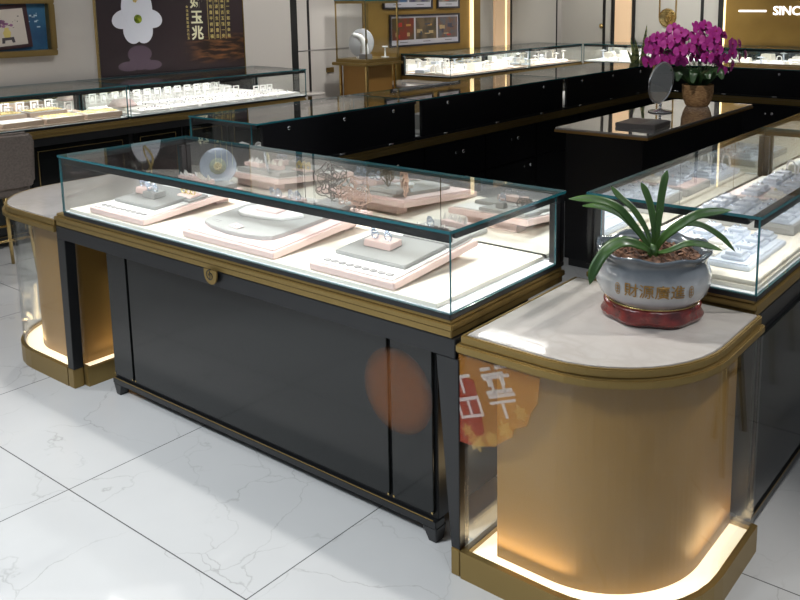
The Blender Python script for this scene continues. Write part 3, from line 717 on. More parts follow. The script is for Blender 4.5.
# ------------------------------------------------------------------ potted plant on the foreground pedestal
PC = Vector((.371, .454, .7215))
pot = thing('potted_plant', 'strap-leaved green plant in a grey-white pot on the foreground marble top', 'plant', PC)
def wav(a, k, z): return 1+(.022*math.sin(8*a+.6) if z > .165 else 0)
prof = [(r_*.955, z_) for r_, z_ in [(.10, .046), (.135, .052), (.157, .075), (.168, .105), (.168, .13), (.158, .155), (.153, .168), (.160, .182), (.168, .190), (.166, .197), (.154, .194), (.146, .175), (.14, .16)]]
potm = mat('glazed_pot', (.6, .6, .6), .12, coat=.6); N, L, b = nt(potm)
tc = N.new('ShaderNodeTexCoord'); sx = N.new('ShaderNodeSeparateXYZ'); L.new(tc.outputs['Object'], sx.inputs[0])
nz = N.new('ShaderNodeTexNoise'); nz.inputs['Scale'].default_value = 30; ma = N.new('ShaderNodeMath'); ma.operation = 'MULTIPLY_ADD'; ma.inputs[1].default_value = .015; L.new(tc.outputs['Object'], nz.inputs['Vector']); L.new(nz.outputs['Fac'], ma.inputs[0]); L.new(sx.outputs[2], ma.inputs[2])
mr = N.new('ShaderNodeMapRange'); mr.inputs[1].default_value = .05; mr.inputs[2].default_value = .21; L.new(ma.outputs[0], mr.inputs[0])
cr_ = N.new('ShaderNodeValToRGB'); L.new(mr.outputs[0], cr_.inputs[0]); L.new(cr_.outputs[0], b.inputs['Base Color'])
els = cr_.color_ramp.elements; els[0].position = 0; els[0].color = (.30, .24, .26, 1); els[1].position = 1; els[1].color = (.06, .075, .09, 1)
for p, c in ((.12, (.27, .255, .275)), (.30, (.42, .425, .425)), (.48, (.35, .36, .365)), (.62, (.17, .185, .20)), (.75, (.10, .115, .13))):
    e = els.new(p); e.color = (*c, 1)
pb = MB().lathe(prof, 96, fr=wav, cap=False).build('pot', potm, pot, True)
for v in pb.data.vertices:
    if v.co.z > .15: v.co.z += .0045*math.sin(8*math.atan2(v.co.y, v.co.x)+.6)*min(1, (v.co.z-.15)/.03)
MB().lathe([(.001, .163), (.08, .168), (.143, .160)], 40, cap=False).build('soil', M['soil'], pot, True)
random.seed(5); sm = MB()
for k in range(240):
    a, r = random.uniform(0, 2*PI), .135*math.sqrt(random.random()); s = random.uniform(.005, .011)
    Tm = Matrix.Translation((r*math.cos(a), r*math.sin(a), .166+random.uniform(0, .004))) @ Euler((random.random()*3, random.random()*3, 0)).to_matrix().to_4x4()
    sm.box(-s, s, -s*.7, s*.7, -s*.5, s*.5, T=Tm)
tag(sm.build('bark_chips', M['soil'], pot), kind='stuff')
def fw_(a, k, z): return .955+.03*math.sin(7*a)*(1 if z < .03 else .3)
MB().lathe([(.110, 0), (.142, .004), (.147, .016), (.138, .030), (.142, .042), (.134, .049), (.10, .0505)], 72, fr=fw_).build('foot', M['red'], pot, True)
MB().tube([(.1305*math.cos(a), .1305*math.sin(a), .0515) for a in [2*PI*i/60 for i in range(60)]], .0018, 6, closed=True).build('gilt_line', M['gold_bright'], pot, True)
# gilt writing wrapped on the belly
def prof_r(z):
    for (r0, z0), (r1, z1) in zip(prof[:-1], prof[1:]):
        if z0 <= z <= z1: return r0+(r1-r0)*(z-z0)/(z1-z0)
    return .160
ang0 = math.atan2(CAM.y-PC.y, CAM.x-PC.x)+.04
def wrap(me, name, zc, dang=0, m=None):
    for v in me.vertices:
        a = ang0+dang+v.co.x/.160; z = zc+v.co.y; r = prof_r(z)+.0034+v.co.z
        v.co = (r*math.cos(a), r*math.sin(a), z)
    me.materials.clear(); me.materials.append(m or M['gilt']); me.update()
    o = bpy.data.objects.new(name, me); C.objects.link(o); o.parent = pot; return o
M['gilt'] = mat('gilt_paint', (.27, .15, .035), .35, metal=.2)
wrap(text_mesh('財源廣進', .041, .0004, .0003), 'gilt_writing', .110)
for sg in (-1, 1):
    m = MB(); pts = [(.0075*math.cos(a)*1.0, .013*math.sin(a)+(.004 if math.sin(a) > 0 else -.004)) for a in [2*PI*i/24 for i in range(24)]]
    m.ring(pts, [(p[0]*.82, p[1]*.88) for p in pts], 0, .0008)
    for q in (-.008, 0, .008): m.box(-.004, .004, q-.0012, q+.0012, 0, .0008)
    m.box(-.0008, .0008, -.011, .011, 0, .0008)
    o = m.build('tmp', M['gilt']); me = o.data.copy(); bpy.data.objects.remove(o)
    for v in me.vertices: v.co.x += sg*.101
    wrap(me, 'gilt_seal', .110)
def strap_leaf(pts, w, parent, m, name='leaf', wprof=None, thick=.0012, lift=.18):
    P = bez(pts, 10); n = len(P); vs = []; fs = []
    for i, p in enumerate(P):
        t = (P[min(i+1, n-1)]-P[max(i-1, 0)]).normalized()
        view = Vector((.35, -.75, .55)); side = t.cross(view)
        if side.length < .05: side = t.orthogonal()
        side.normalize(); nn = side.cross(t)
        u = i/(n-1); ww = w*(min(1, .45+1.4*u) * (1-max(0, (u-.74)/.26)**2.4)+.02) if wprof is None else w*wprof(u)
        for k, q in enumerate((-1, -.5, 0, .5, 1)):
            vs.append(p+side*q*ww+nn*abs(q)*ww*lift)
    for i in range(n-1):
        for k in range(4): fs.append((i*5+k, i*5+k+1, (i+1)*5+k+1, (i+1)*5+k))
    o = MB().add(vs, fs).build(name, m, parent, True)
    sol = o.modifiers.new('thickness', 'SOLIDIFY'); sol.thickness = thick; return o
rtv = Vector((rt.x, rt.y, 0)).normalized(); awv = Vector((fw.x, fw.y, 0)).normalized()
# leaves: (side offset, depth offset, height) measured from the crown of the plant
def LP(*q): return [rtv*a+awv*d+Vector((0, 0, h)) for a, d, h in q]
zs = .172
leaves = [
 (LP((0, 0, zs), (-.045, -.005, .24), (-.10, -.02, .308), (-.16, -.03, .333), (-.225, -.035, .336)), .016),
 (LP((0, 0, zs), (-.03, .03, .215), (-.075, .06, .262), (-.13, .07, .286), (-.175, .075, .287)), .011),
 (LP((0, 0, zs), (-.015, .02, .23), (-.05, .03, .29), (-.085, .04, .325), (-.105, .045, .352)), .012),
 (LP((0, 0, zs), (0, 0, .24), (-.008, .01, .30), (-.02, .015, .34), (-.033, .02, .368)), .0135),
 (LP((0, 0, zs), (.012, .01, .25), (.02, .02, .32), (.028, .025, .37), (.036, .03, .400)), .0145),
 (LP((0, 0, zs), (.006, -.01, .22), (.010, -.01, .27), (.009, -.01, .30)), .010),
 (LP((0, 0, zs), (.02, -.02, .22), (.055, -.04, .262), (.10, -.055, .296), (.178, -.065, .310)), .0185),
 (LP((0, 0, zs), (.03, .0, .222), (.07, .0, .252), (.12, .0, .250), (.17, -.005, .218), (.208, -.01, .175)), .012),
 (LP((0, 0, zs), (.03, -.04, .19), (.07, -.06, .215), (.11, -.07, .215), (.155, -.075, .20)), .012),
 (LP((0, 0, zs), (-.04, -.05, .205), (-.09, -.07, .225), (-.135, -.085, .205), (-.165, -.095, .160), (-.178, -.10, .115)), .021),
 (LP((0, 0, zs), (-.04, .02, .19), (-.08, .04, .195), (-.125, .05, .178)), .012)]
for i, (p, w) in enumerate(leaves): strap_leaf([q if k == 0 else Vector((q.x*1.09, q.y*1.09, q.z+.004)) for k, q in enumerate(p)], w*.70, pot, M['leaf'])
MB().lathe([(.018, .160), (.016, .18), (.010, .20)], 14).build('crown', M['leaf'], pot, True)

# ------------------------------------------------------------------ marble table in the staff area
TX0, TX1, TY0, TY1, TZ = -1.25, -.655, 2.63, 4.37, .85
tb = thing('work_table', 'marble-topped black table with gold edge inside the counter island', 'table', (TX0, TY0, 0))
box('marble_top', (.004, TX1-TX0-.004, .004, TY1-TY0-.004, TZ-.012, TZ), M['marble_dark'], tb, .002)
box('gold_edge', (0, TX1-TX0, 0, TY1-TY0, TZ-.028, TZ-.0125), mat('amber_gold_edge', (.42, .24, .08), .3, metal=.7), tb, .002)
box('body', (.05, TX1-TX0-.05, .05, TY1-TY0-.05, .05, TZ-.0285), M['black'], tb, .003)
box('toe_kick', (.07, TX1-TX0-.07, .07, TY1-TY0-.07, 0, .0495), M['groove'], tb)
bx = thing('dark_box', 'flat dark grey box with a pale card on the near end of the marble table', 'box', (-.965, 2.85, TZ+.0005), R(3))
box('box_body', (0, .245, 0, .26, 0, .024), mat('dark_grey_box', (.17, .155, .145), .4), bx, .003)
box('pale_card', (.15, .235, .03, .25, .0245, .026), M['lightgrey'], bx)
mr_ = thing('table_mirror', 'round chrome mirror on a stand, on the marble table beside the orchid', 'mirror', (-1.025, 3.62, TZ+.0005), R(80))
MB().lathe([(.078, 0), (.08, .004), (.07, .010), (.02, .016), (.009, .022), (.009, .052), (.013, .056), (.004, .06)], 32).build('base', M['chrome'], mr_, True)
Tm = Matrix.Translation((0, 0, .195)) @ Matrix.Rotation(R(97), 4, 'X')
MB().tube([tuple(Tm @ Vector((.134*math.cos(a), .134*math.sin(a), 0))) for a in [2*PI*i/48 for i in range(48)]], .008, 8, closed=True).build('rim', M['chrome'], mr_, True)
MB().lathe([(.001, -.004), (.132, -.004), (.132, .004), (.001, .004)], 48, T=Tm).build('mirror_glass', M['mirror'], mr_)
# orchid
oc = thing('potted_orchid', 'large magenta moth orchid in a woven tan basket on the marble table', 'plant', (-.95, 4.07, TZ+.0005))
wk = noisy(mat('woven_basket', (.4, .22, .08), .7), (.26, .13, .05), (.50, .30, .13), 40, 3, (1, 1, 6), .4, .6, .7)
def rib(a, k, z): return 1+.012*math.sin(30*a)
MB().lathe([(.072, 0), (.082, .01), (.098, .05), (.108, .10), (.107, .140), (.110, .148), (.104, .152), (.100, .140), (.098, .12)], 60, fr=rib).build('basket', wk, oc, True)
MB().lathe([(.001, .122), (.097, .118)], 24, cap=False).build('moss', M['leafdark'], oc)
random.seed(21)
for k in range(11):
    a = 2*PI*k/11+.3; w = .038
    d = Vector((math.cos(a), math.sin(a), 0)); l = random.uniform(.15, .21)
    strap_leaf([(0, 0, .12), tuple(d*.05+Vector((0, 0, .18))), tuple(d*l*.8+Vector((0, 0, .245))), tuple(d*l+Vector((0, 0, .19+random.uniform(-.02, .03))))], w, oc, M['leafdark'], wprof=lambda u: math.sin(PI*min(.97, .15+u*.83))**.6)
# blossom: two wide side petals, three sepals, lip
pm = MB()
def petal(ang, l, w, z=0, mi=0):
    vs = [(0, 0, z)]; n = 10
    for i in range(n+1):
        t = i/n; b = PI*(t-.5)
        x = l*(.5+.5*math.sin(b)*1.0) if False else l*(.55+.45*math.cos(b*1.0)) ; y = w*math.sin(b)
        vs.append((x, y, z+.006*math.cos(b)))
    T = Matrix.Rotation(ang, 4, 'Z')
    pm.add(vs, [(0, i, i+1) for i in range(1, n+1)], mi, T)
for a in (90, 215, 325): petal(R(a), .036, .014, 0)
for a in (8, 172): petal(R(a), .040, .024, .002)
pm.lathe([(.001, .001), (.007, .004), (.005, .012), (.001, .014)], 8, 1)
blossom = pm.build('blossom', [M['magenta'], M['lip']], oc, True)
first = True; stems = MB()
random.seed(33); cnt = 0
wl_, dp_ = .365, .20
for i in range(4000):
    if cnt >= 96: break
    th = random.uniform(-1.0, 1.0); ph = random.uniform(0, 2*PI)
    x = wl_*random.uniform(-1, 1); y = dp_*random.uniform(-1, 1); z = random.uniform(-.14, .19)
    q = (x/wl_)**2+(y/dp_)**2+(max(z, 0)/.19)**2+(min(z, 0)/.17)**2
    if not .25 < q < 1.05: continue
    if z < -.07 and (abs(x) < .16 or x < -.27): continue
    v = rtv*(x-.035)+awv*y+Vector((0, 0, .395+z-.06*abs(x/wl_)))
    dirv = (rtv*x*1.2+awv*(y-.25)+Vector((0, 0, z*.8+.02))).normalized()
    e = dirv.to_track_quat('Z', 'Y').to_euler(); sc_ = random.uniform(1.05, 1.3)
    if first: o = blossom; first = False
    else: o = blossom.copy(); C.objects.link(o)
    o.location = v; o.rotation_euler = e; o.scale = (sc_, sc_, sc_); cnt += 1
for k in range(11):
    x = -.36+.072*k; yy = random.uniform(-.12, .12)
    p = bez([(random.uniform(-.02, .02), random.uniform(-.02, .02), .12), tuple(rtv*x*.35+awv*yy*.3+Vector((0, 0, .30))), tuple(rtv*(x*.75-.06)+awv*yy+Vector((0, 0, .47-.2*abs(x)))), tuple(rtv*(x-.07)+awv*yy*1.2+Vector((0, 0, .40-.28*abs(x))))], 8)
    MB().tube(p, .0028, 6).build('flower_stem', M['leafdark'], oc, True)
# snake plant
sp_ = thing('snake_plant', 'upright yellow-edged snake plant behind the orchid at the far corner', 'plant', (-2.24, 5.86, .7215))
MB().lathe([(.08, 0), (.10, .12), (.103, .13), (.09, .128), (.085, .11)], 28).build('pot', M['white'], sp_, True)
sl = noisy(mat('striped_leaf', (.1, .2, .05), .4), (.05, .13, .03), (.50, .52, .18), 8, 3, (1, 1, 9))
random.seed(3)
for k in range(13):
    a = random.uniform(0, 2*PI); d = Vector((math.cos(a), math.sin(a), 0)); h = random.uniform(.26, .42) if k else .52
    strap_leaf([tuple(d*.03+Vector((0, 0, .11))), tuple(d*.06+Vector((0, 0, .11+h*.5))), tuple(d*random.uniform(.06, .17)+Vector((0, 0, .11+h)))], .017, sp_, sl, wprof=lambda u: min(1, .6+u)*(1-max(0, (u-.6)/.4)**1.6)+.02)

# ------------------------------------------------------------------ tower display case by the gold wall
tw = thing('tower_showcase', 'tall gold-framed glass tower case with a white jewellery bust', 'showcase', (-4.85, 4.43, 0))
w, d = .42, .48
box('lower_body', (.05, w-.05, .05, d-.05, .10, .955), mat('amber_panel', (.36, .19, .05), .35, metal=.5), tw, .003)
for x in (0.02, w-.045):
    for y in (.02, d-.045): box('post', (x, x+.025, y, y+.025, 0, .955), M['gold_bright'], tw, .003)
box('foot_frame', (.0, w, 0, d, 0, .10), M['gold'], tw) if False else None
box('ledge', (-.03, w+.03, -.03, d+.03, .956, .985), M['gold'], tw, .006)
box('plinth', (.0, w, 0, d, .9855, 1.02), M['gold'], tw, .004)
fm = MB()
for x in (.004, w-.016):
    for y in (.004, d-.016): fm.box(x, x+.012, y, y+.012, 1.0205, 1.56)
fm.box(.004, w-.004, .004, .018, 1.5605, 1.585); fm.box(.004, w-.004, d-.018, d-.004, 1.5605, 1.585); fm.box(.004, .018, .0185, d-.0185, 1.5605, 1.585); fm.box(w-.018, w-.004, .0185, d-.0185, 1.5605, 1.585)
fm.build('gold_frame', M['gold'], tw)
MB().box(.017, w-.017, .0, .004, 1.0205, 1.56).build('front_pane', M['glass'], tw); MB().box(w-.004, w, .0, d, 1.0205, 1.60, [1, 1, 1, 1, 0, 0]).build('side_pane', [M['glass'], M['glass_edge']], tw)
MB().box(0, w, 0, d, 1.5855, 1.595).build('top_pane', M['glass_edge'], tw)
area('tower_light', (w/2, d/2, 1.55), .3, 2.2, (1, .97, .93), (0, 0, 0), tw)
bs = thing('jewellery_bust', 'curved white necklace bust inside the glass tower', 'jewellery stand', (-4.65, 4.60, 1.021), R(37))
MB().tube(bez([(.03, 0, 0), (.035, 0, .09), (-.005, 0, .20), (-.085, 0, .235)], 10), [.040-.0006*k for k in range(31)], 16).build('bust', M['white'], bs, True)
MB().lathe([(.055, 0), (.055, .012), (.03, .02)], 24).build('foot', M['white'], bs)
ds = thing('round_plate', 'round pale plate with a printed swirl standing in the glass tower', 'plate', (-4.72, 4.67, 1.021), R(14))
Tm = Matrix.Translation((0, 0, .145)) @ Matrix.Rotation(R(84), 4, 'X')
MB().lathe([(.001, -.004), (.14, -.004), (.145, 0), (.14, .004), (.001, .004)], 40, T=Tm).build('plate', film_glass('plate_white', (.60, .62, .66), .6), ds, True)
pp = MB()
for q, (cx, cy, r0) in enumerate(((.02, -.07, .045), (-.02, .06, .04), (.05, .02, .03))):
    pp.tube([tuple(Tm @ Vector((cx+(r0*i/30)*math.cos(i*.5), cy+(r0*i/30)*math.sin(i*.5), .0055))) for i in range(31)], .003, 5)
pp.build('printed_swirl', M['gold'], ds)
tag(MB().lathe([(.04, 0), (.04, .01), (.008, .014), (.008, .10), (.03, .102), (.03, .115), (.001, .116)], 16).build('pendant_stand', M['white'], None, True, loc=(-4.52, 4.80, 1.021)), 'white T-shaped pendant stand inside the glass tower', 'jewellery stand')
bb = box('watch_box', (-.05, .05, -.045, .045, 0, .05), M['slot'], None, .004); bb.location = (-4.525, 4.52, 1.021); tag(bb, 'small grey jewellery box in front of the bust in the tower', 'box')
rs = thing('round_stool', 'small round cream table against the panelled left wall', 'table', (-4.78, 4.0, 0))
MB().lathe([(.13, .70), (.14, .705), (.14, .72), (.13, .725)], 36).build('top', M['marble'], rs, True); MB().lathe([(.02, .03), (.02, .6995)], 16).build('pole', M['gold'], rs, True); MB().lathe([(.14, 0), (.14, .012), (.02, .0295)], 32).build('base', M['gold'], rs, True)

# ------------------------------------------------------------------ things on the walls
RX = (PI/2, 0, PI/2)     # faces +x
sb = thing('shadow_box', 'gold-framed blue display niche on the left wall holding a small painting', 'frame', (XW, .9, 1.19))
y0, y1, z0, z1 = -.35, .765, .012, .44
fr = MB(); wv = .045
for (a, b, c, dd) in ((y0, y1, z0, z0+wv), (y0, y1, z1-wv, z1), (y0, y0+wv, z0+wv, z1-wv), (y1-wv, y1, z0+wv, z1-wv)): fr.box(.001, .07, a, b, c, dd)
fr.build('gold_frame', M['gold'], sb, bevel=.006)
MB().box(.001, .006, y0+wv, y1-wv, z0+wv, z1-wv).build('backing', noisy(mat('deep_blue', (.02, .10, .20), .5), (.015, .07, .16), (.04, .16, .28), 4), sb)
random.seed(2); cl_ = MB()
for k in range(16):
    yy, zz = random.uniform(.40, .66), random.uniform(.20, .33); cl_.box(.0065, .008, yy, yy+random.uniform(.008, .03), zz, zz+random.uniform(.003, .012))
cl_.build('printed_sprig', mat('sprig_white', (.5, .62, .7), .5), sb)
ptg = thing('framed_painting', 'small painting of a purple flower in a yellow vase leaning in the blue niche', 'painting', (XW+.012, 1.0, 1.238), (R(4), R(-2), 0))
pts = MB().box(.0, .02, .0, .50, 0, .315); pts.build('frame', mat('maroon_frame', (.045, .016, .018), .4), ptg, bevel=.003)
MB().box(.0205, .022, .03, .465, .025, .285).build('paper', mat('cream_paper', (.58, .52, .46), .7), ptg)
T_ = Matrix(((0, 0, 1, .0222), (1, 0, 0, 0), (0, 1, 0, 0), (0, 0, 0, 1)))
MB().prism([(.305, .085), (.345, .085), (.355, .12), (.342, .14), (.342, .155), (.312, .155), (.312, .14), (.297, .12)], 0, .001, T=T_).build('painted_vase', mat('vase_yellow', (.62, .50, .16), .6), ptg)
fl2 = MB(); random.seed(8)
for k in range(14):
    a, b = .325+random.uniform(-.05, .04), .175+random.uniform(-.015, .03); fl2.prism([(a+.014*math.cos(q), b+.010*math.sin(q)) for q in [2*PI*i/7 for i in range(7)]], 0, .001, T=T_)
fl2.build('painted_flower', mat('flower_purple', (.30, .13, .26), .6), ptg)
fl3 = MB().prism([(.28, .045), (.30, .045), (.305, .065), (.35, .065), (.355, .045), (.375, .045), (.37, .085), (.285, .085)], 0, .001, T=T_)
for k in range(26):
    a, b = random.uniform(.08, .43), random.uniform(.12, .26); fl3.box(a, a+random.uniform(.004, .012), b, b+random.uniform(.003, .009), 0, .001, T=T_)
fl3.build('painted_ink', mat('ink_dark', (.06, .05, .06), .6), ptg)
# poster
po = thing('wall_poster', 'dark poster with a white jade flower and vertical Chinese writing', 'poster', (XW, 2.02, 1.0))
PW, PH = 1.43, 1.35
pmn = mat('poster_print', (.03, .02, .02), .3); N, L, b = nt(pmn)
tc = N.new('ShaderNodeTexCoord'); mp = N.new('ShaderNodeMapping'); mp.inputs['Scale'].default_value = (1, 2.0, 12); mp.inputs['Rotation'].default_value = (R(-12), 0, 0)
n1 = N.new('ShaderNodeTexNoise'); n1.inputs['Scale'].default_value = 3; n1.inputs['Detail'].default_value = 8; r1 = N.new('ShaderNodeValToRGB')
r1.color_ramp.elements[0].position = .45; r1.color_ramp.elements[0].color = (.02, .012, .01, 1); r1.color_ramp.elements[1].position = .75; r1.color_ramp.elements[1].color = (.25, .11, .04, 1)
L.new(tc.outputs['Object'], mp.inputs[0]); L.new(mp.outputs[0], n1.inputs['Vector']); L.new(n1.outputs['Fac'], r1.inputs[0])
sx = N.new('ShaderNodeSeparateXYZ'); L.new(tc.outputs['Object'], sx.inputs[0])
def mrg(inp, a, b2):
    q = N.new('ShaderNodeMapRange'); q.interpolation_type = 'SMOOTHSTEP'; q.inputs[1].default_value = a; q.inputs[2].default_value = b2; L.new(inp, q.inputs[0]); return q
f1 = mrg(sx.outputs[1], .75, 1.05); f2 = mrg(sx.outputs[2], .34, .24); f3 = mrg(sx.outputs[2], .04, .10)
mu = N.new('ShaderNodeMath'); mu.operation = 'MULTIPLY'; L.new(f1.outputs[0], mu.inputs[0]); L.new(f2.outputs[0], mu.inputs[1])
mu2 = N.new('ShaderNodeMath'); mu2.operation = 'MULTIPLY'; L.new(mu.outputs[0], mu2.inputs[0]); L.new(f3.outputs[0], mu2.inputs[1])
mx = N.new('ShaderNodeMix'); mx.data_type = 'RGBA'; mx.inputs[6].default_value = (.032, .022, .024, 1); L.new(mu2.outputs[0], mx.inputs[0]); L.new(r1.outputs[0], mx.inputs[7]); L.new(mx.outputs[2], b.inputs['Base Color'])
MB().box(.002, .016, 0, PW, 0, PH).build('print', pmn, po)
for (a, b2, c, dd) in ((-.012, 0, 0, PH), (PW, PW+.012, 0, PH)): MB().box(.001, .022, a, b2, c, dd).build('gold_edge', M['gold_bright'], po)
Tp = Matrix(((0, 0, 1, .0165), (1, 0, 0, 0), (0, 1, 0, 0), (0, 0, 0, 1)))
def blob(cx, cy, ang, l, w, n=28):
    out = []
    for i in range(n):
        t = 2*PI*i/n; x = l*(.5-.5*math.cos(t)); yy = w*math.sin(t)*(0.55+.45*(x/l))
        out.append((cx+x*math.cos(ang)-yy*math.sin(ang), cy+x*math.sin(ang)+yy*math.cos(ang)))
    return out
wf = mat('jade_white', (.74, .76, .84), .4); N2, L2, b2_ = nt(wf)
FX, FY = .36, .455      # gem centre on the poster
pf = MB()
def disc(m, cx, cy, rx, ry, h, ang=0): m.prism([(cx+rx*math.cos(q)*math.cos(ang)-ry*math.sin(q)*math.sin(ang), cy+rx*math.cos(q)*math.sin(ang)+ry*math.sin(q)*math.cos(ang)) for q in [2*PI*i/36 for i in range(36)]], 0, h, T=Tp)
for k, (cx, cy, rx, ry, an) in enumerate(((-.125, .0, .105, .075, .25), (.125, .0, .105, .075, -.25), (-.05, -.095, .085, .105, .1), (.05, -.095, .085, .105, -.1), (-.06, .13, .075, .14, -.25), (.06, .13, .075, .14, .25), (0, 0, .10, .10, 0))):
    disc(pf, FX+cx, FY+cy, rx, ry, .0012+.0003*k, an)
pf.build('printed_flower', wf, po)
rf = MB(); disc(rf, FX, .17, .11, .07, .0005); disc(rf, FX-.10, .075, .10, .04, .0006); disc(rf, FX+.10, .075, .10, .04, .0007); disc(rf, FX, .10, .10, .06, .0008)
rf.build('printed_reflection', mat('faded_lilac', (.10, .07, .095), .4), po)
MB().lathe([(.034, .0045), (.036, .007), (.028, .012), (.002, .014)], 24, T=Tp @ Matrix.Translation((FX, FY, 0))).build('printed_gem', noisy(mat('green_gem', (.2, .3, .02), .1), (.06, .10, .01), (.45, .55, .05), 20), po, True)
gl = MB(); gl.tube([tuple(Tp @ Vector((FX+.05*math.sin(t*2), FY+.16+.12*t, .007))) for t in [i/14*2-.2 for i in range(15)]], .009, 6); gl.tube([tuple(Tp @ Vector((FX-.03*math.cos(t*2), FY+.16+.12*t, .009))) for t in [i/14*2-.2 for i in range(15)]], .006, 6)
gl.build('printed_bail', M['yellowgold'], po, True)
wt = mat('gold_white_ink', (.75, .74, .50), .4); gi = mat('gold_ink', (.55, .45, .16), .4)
for k, ch in enumerate('兆玉好'):
    text_obj('large_character', ch, .125, wt, po, (.017, .935, .315+k*.135), RX, .0008, .003)
for c in range(4):
    for k in range(11):
        text_obj('small_character', '福金玉滿堂吉祥如意平安富貴一生有餘'[(c*5+k*3) % 17], .036, gi, po, (.017, 1.085+.062*c, .285+k*.052), RX, .0005, .0006) if k < 8 else None
ln = MB()
for c in range(4): ln.box(.017, .0178, 1.050+.062*c, 1.0535+.062*c, .26, .9)
ln.build('gold_rule', gi, po)
for k in range(9):
    text_obj('tiny_character', '玉石天成珠寶首飾金'[k], .026, gi, po, (.017, .84, .28+k*.033), RX, .0005, .0004)

# framed shop pictures
def picture(label, y0, y1, z0, z1, cols):
    t = thing('framed_picture', label, 'picture', (XW+.021, y0, z0))
    Wd, Hd = y1-y0, z1-z0
    fb = MB()
    for (a, b, c, dd) in ((0, Wd, 0, .02), (0, Wd, Hd-.02, Hd), (0, .02, .02, Hd-.02), (Wd-.02, Wd, .02, Hd-.02)): fb.box(0, .022, a, b, c, dd)
    fb.build('frame', M['frame_dark'], t)
    MB().box(.001, .008, .02, Wd-.02, .02, Hd-.02).build('mount', mat('mount_white', (.50, .50, .55), .5), t)
    n = len(cols); gap = .03; ww = (Wd-.08-gap*(n-1))/n
    for k, (c1, c2, sc) in enumerate(cols):
        a = .04+k*(ww+gap)
        m_ = noisy(mat('photo_print', c1, .3), c1, c2, sc, 6, (1, 1, 1), .4, .6)
        MB().box(.0085, .010, a, a+ww, .075, Hd-.04).build('print', m_, t)
        random.seed(int(y0*100)+k)
        for q in range(7):
            u, v = a+random.uniform(.02, ww*.7), .085+random.uniform(.0, Hd-.2)
            MB().box(.0102, .0106+.0002*q, u, min(a+ww-.01, u+random.uniform(.03, .10)), v, v+random.uniform(.01, .05)).build('print_detail', mat('print_tone', random.choice(((.35, .02, .015), (.40, .22, .05), (.04, .05, .08), (.40, .30, .15))), .4), t)
    for k in range(n): MB().box(.0085, .0095, .06+k*(ww+gap)+ww*.3, .06+k*(ww+gap)+ww*.65, .045, .052).build('caption_line', M['ink'], t)
picture('wide black-framed picture of three shop interiors on the gold wall', 5.45, 6.72, 1.072, 1.43, (((.07, .05, .02), (.16, .02, .012), 6), ((.05, .045, .03), (.13, .09, .05), 8), ((.09, .10, .12), (.15, .08, .05), 12)))
picture('upper wide black-framed picture cut by the top of the photo', 5.35, 6.20, 1.49, 1.85, (((.05, .12, .25), (.3, .2, .1), 8), ((.05, .05, .1), (.2, .2, .2), 8)))
picture('upper small black-framed picture right of the wide one', 6.29, 6.72, 1.49, 1.85, (((.06, .08, .10), (.25, .22, .18), 10),))
# door handles and medallion on the wall panels
me_ = thing('wall_medallion', 'round gold medallion hanging between two gold bars on the back wall', 'ornament', (-3.43, YB-.001, 1.33))
T_ = Matrix.Rotation(R(90), 4, 'X')
MB().lathe([(.12, 0), (.125, .012), (.105, .016), (.10, .012), (.001, .012)], 40, T=T_).build('disc', M['gold_bright'], me_, True)
sw = MB(); sw.tube([tuple(T_ @ Vector(((.02+.05*i/30)*math.cos(i*.28), (.02+.05*i/30)*math.sin(i*.28), .014))) for i in range(31)], .006, 6); sw.build('relief_swirl', M['gold'], me_, True)
for x in (-.115, .115): box('gold_bar', (x-.008, x+.008, -.02, -.001, .0, .9), M['gold_bright'], me_)
for (x, y, z, ax, nm) in ((-4.41, YB-.001, 1.21, 'X', 'round gold knob low on the grey back wall panel'),):
    o = MB().lathe([(.03, 0), (.035, .012), (.02, .03), (.002, .034)], 20, T=Matrix.Rotation(R(90), 4, 'X')).build('panel_knob', M['gold_bright'], None, True, loc=(x, y, z)); tag(o, nm, 'knob')
sw_ = box('wall_switch', (0, .012, -.05, .05, -.025, .025), M['gold'], None, .002); sw_.location = (XW+.001, 4.55, .89); tag(sw_, 'small gold wall plate low on the left wall panel', 'switch')
# lit sign
sg = thing('lit_sign', 'white lit letters and dash on the gold back wall', 'sign', (-2.50, YB-.031, 1.425))
box('lit_bar', (.03, .37, -.012, 0, -.011, .011), M['signlit'], sg)
text_obj('lit_letters', 'SINCE', .15, M['signlit'], sg, (.455, -.012, 0), (PI/2, 0, 0), .006, .0015, 'LEFT')
sg['label'] = 'lit white dash and capital letters on the gold back wall'

# ------------------------------------------------------------------ stools
def stool(label, loc, rz):
    t = thing('counter_stool', label, 'stool', loc, rz)
    MB().prism(rrect(-.21, .21, -.20, .20, (.06,)*4), .50, .57).build('seat', M['stoolfab'], t, bevel=.015)
    # curved padded backrest
    vs = []; fs = []; n = 12; m_ = 8
    T0 = Matrix.Translation((0, 0, 0))
    o = MB()
    pts = [(-.22+.44*i/12, .21-.05*((i-6)/6)**2*-1) for i in range(13)]
    b = MB().prism([(p, q) for p, q in [(-.21, .0), (-.22, .03), (-.22, .29), (-.19, .33), (.19, .33), (.22, .29), (.22, .03), (.19, 0), (-.19, 0)]][1:], 0, .05, T=Matrix.Translation((0, -.17, .55)) @ Matrix.Rotation(R(98), 4, 'X')).build('backrest', M['stoolfab'], t, bevel=.014, seg=3)
    for sx in (-1, 1):
        for sy in (-1, 1):
            MB().tube([(sx*.17, sy*.16, .50), (sx*.20, sy*.20, 0)], [.014, .010], 10).build('leg', M['gold_bright'], t, True)
    MB().tube([(-.185, -.18, .25), (.185, -.18, .25)], .008, 8).build('stretcher', M['gold_bright'], t, True)
    MB().tube([(-.185, .18, .25), (.185, .18, .25)], .008, 8).build('stretcher', M['gold_bright'], t, True)
    return t
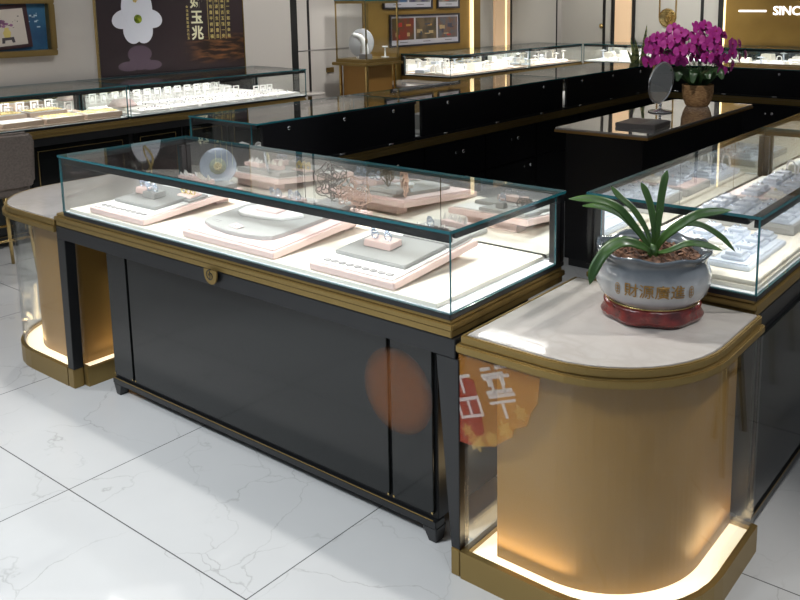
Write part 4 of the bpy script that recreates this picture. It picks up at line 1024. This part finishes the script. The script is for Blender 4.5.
st1 = stool('taupe upholstered stool with gold legs at the left edge', (-3.80, .50, 0), R(84))
dup(st1, (1.12, 1.12, 0), R(95), 'taupe stool with gold legs facing the right showcase, seen in its panel')
dup(st1, (1.12, 1.95, 0), R(85), 'second taupe stool along the right showcase, farther back')

# ------------------------------------------------------------------ translucent films painting a reflection onto the pedestal glass and cabinet front
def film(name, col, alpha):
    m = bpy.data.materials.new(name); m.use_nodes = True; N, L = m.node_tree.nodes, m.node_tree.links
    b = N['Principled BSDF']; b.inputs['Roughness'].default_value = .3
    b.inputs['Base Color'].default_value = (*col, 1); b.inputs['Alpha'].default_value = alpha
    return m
T_ = Matrix(((1, 0, 0, 0), (0, 0, -1, 0), (0, 1, 0, 0), (0, 0, 0, 1)))
fs = thing('reflection_film', 'translucent film imitating an orange and red sticker on the curved pedestal glass', 'reflection', (.02, .0105, .43))
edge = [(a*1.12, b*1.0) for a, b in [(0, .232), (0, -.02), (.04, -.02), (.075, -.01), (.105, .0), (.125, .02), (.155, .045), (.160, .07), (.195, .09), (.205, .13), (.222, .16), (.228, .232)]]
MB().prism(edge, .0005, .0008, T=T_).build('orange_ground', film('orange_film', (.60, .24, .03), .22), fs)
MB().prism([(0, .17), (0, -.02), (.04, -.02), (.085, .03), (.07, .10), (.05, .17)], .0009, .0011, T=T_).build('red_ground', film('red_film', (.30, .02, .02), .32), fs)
wb = MB(); Tw = T_ @ Matrix.Translation((.015, .035, 0)) @ Matrix.Rotation(R(22), 4, 'Z') @ Matrix.Diagonal((1.25, 1.35, 1, 1))
for (a, b, c, dd) in ((.0, .065, .045, .052), (.0, .065, .01, .016), (.0, .007, .0165, .0445), (.058, .065, .0165, .0445), (.029, .036, .0165, .0445), (.09, .16, .05, .058), (.09, .16, .03, .036), (.12, .128, .0, .0295), (.09, .15, .085, .092), (.0, .06, .09, .097), (.027, .034, .06, .0895), (.10, .107, .065, .0845), (.14, .147, .065, .0845)):
    wb.box(a, b, c, dd, .0012, .0014, T=Tw)
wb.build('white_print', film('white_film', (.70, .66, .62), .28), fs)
yb = MB()
for (cx, cy, rr) in ((.06, -.005, .022), (.11, .02, .018), (.15, .06, .02), (.03, .02, .016), (.20, .12, .018)):
    yb.prism([(cx+rr*(1+.3*math.cos(6*q))*math.cos(q), cy+rr*(1+.3*math.cos(6*q))*math.sin(q)) for q in [2*PI*i/36 for i in range(36)]], .0015, .0016, T=T_)
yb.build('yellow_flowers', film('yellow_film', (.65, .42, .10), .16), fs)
xb = MB(); Tx = T_ @ Matrix.Translation((.10, .13, 0)) @ Matrix.Rotation(R(22), 4, 'Z')
for (a, b, c, dd) in ((0, .09, .0, .01), (.02, .03, .0105, .05), (.055, .065, .0105, .05), (0, .09, .0505, .06), (.0, .035, .075, .085), (.05, .09, .075, .085)): xb.box(a, b, c, dd, .0012, .0014, T=Tx)
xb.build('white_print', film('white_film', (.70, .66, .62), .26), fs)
fc = thing('reflection_film', 'film imitating a faint round orange sticker on the right end of the black cabinet front', 'reflection', (-.262, .0772, .45))  # soft part of the reflection, put into stacked film discs
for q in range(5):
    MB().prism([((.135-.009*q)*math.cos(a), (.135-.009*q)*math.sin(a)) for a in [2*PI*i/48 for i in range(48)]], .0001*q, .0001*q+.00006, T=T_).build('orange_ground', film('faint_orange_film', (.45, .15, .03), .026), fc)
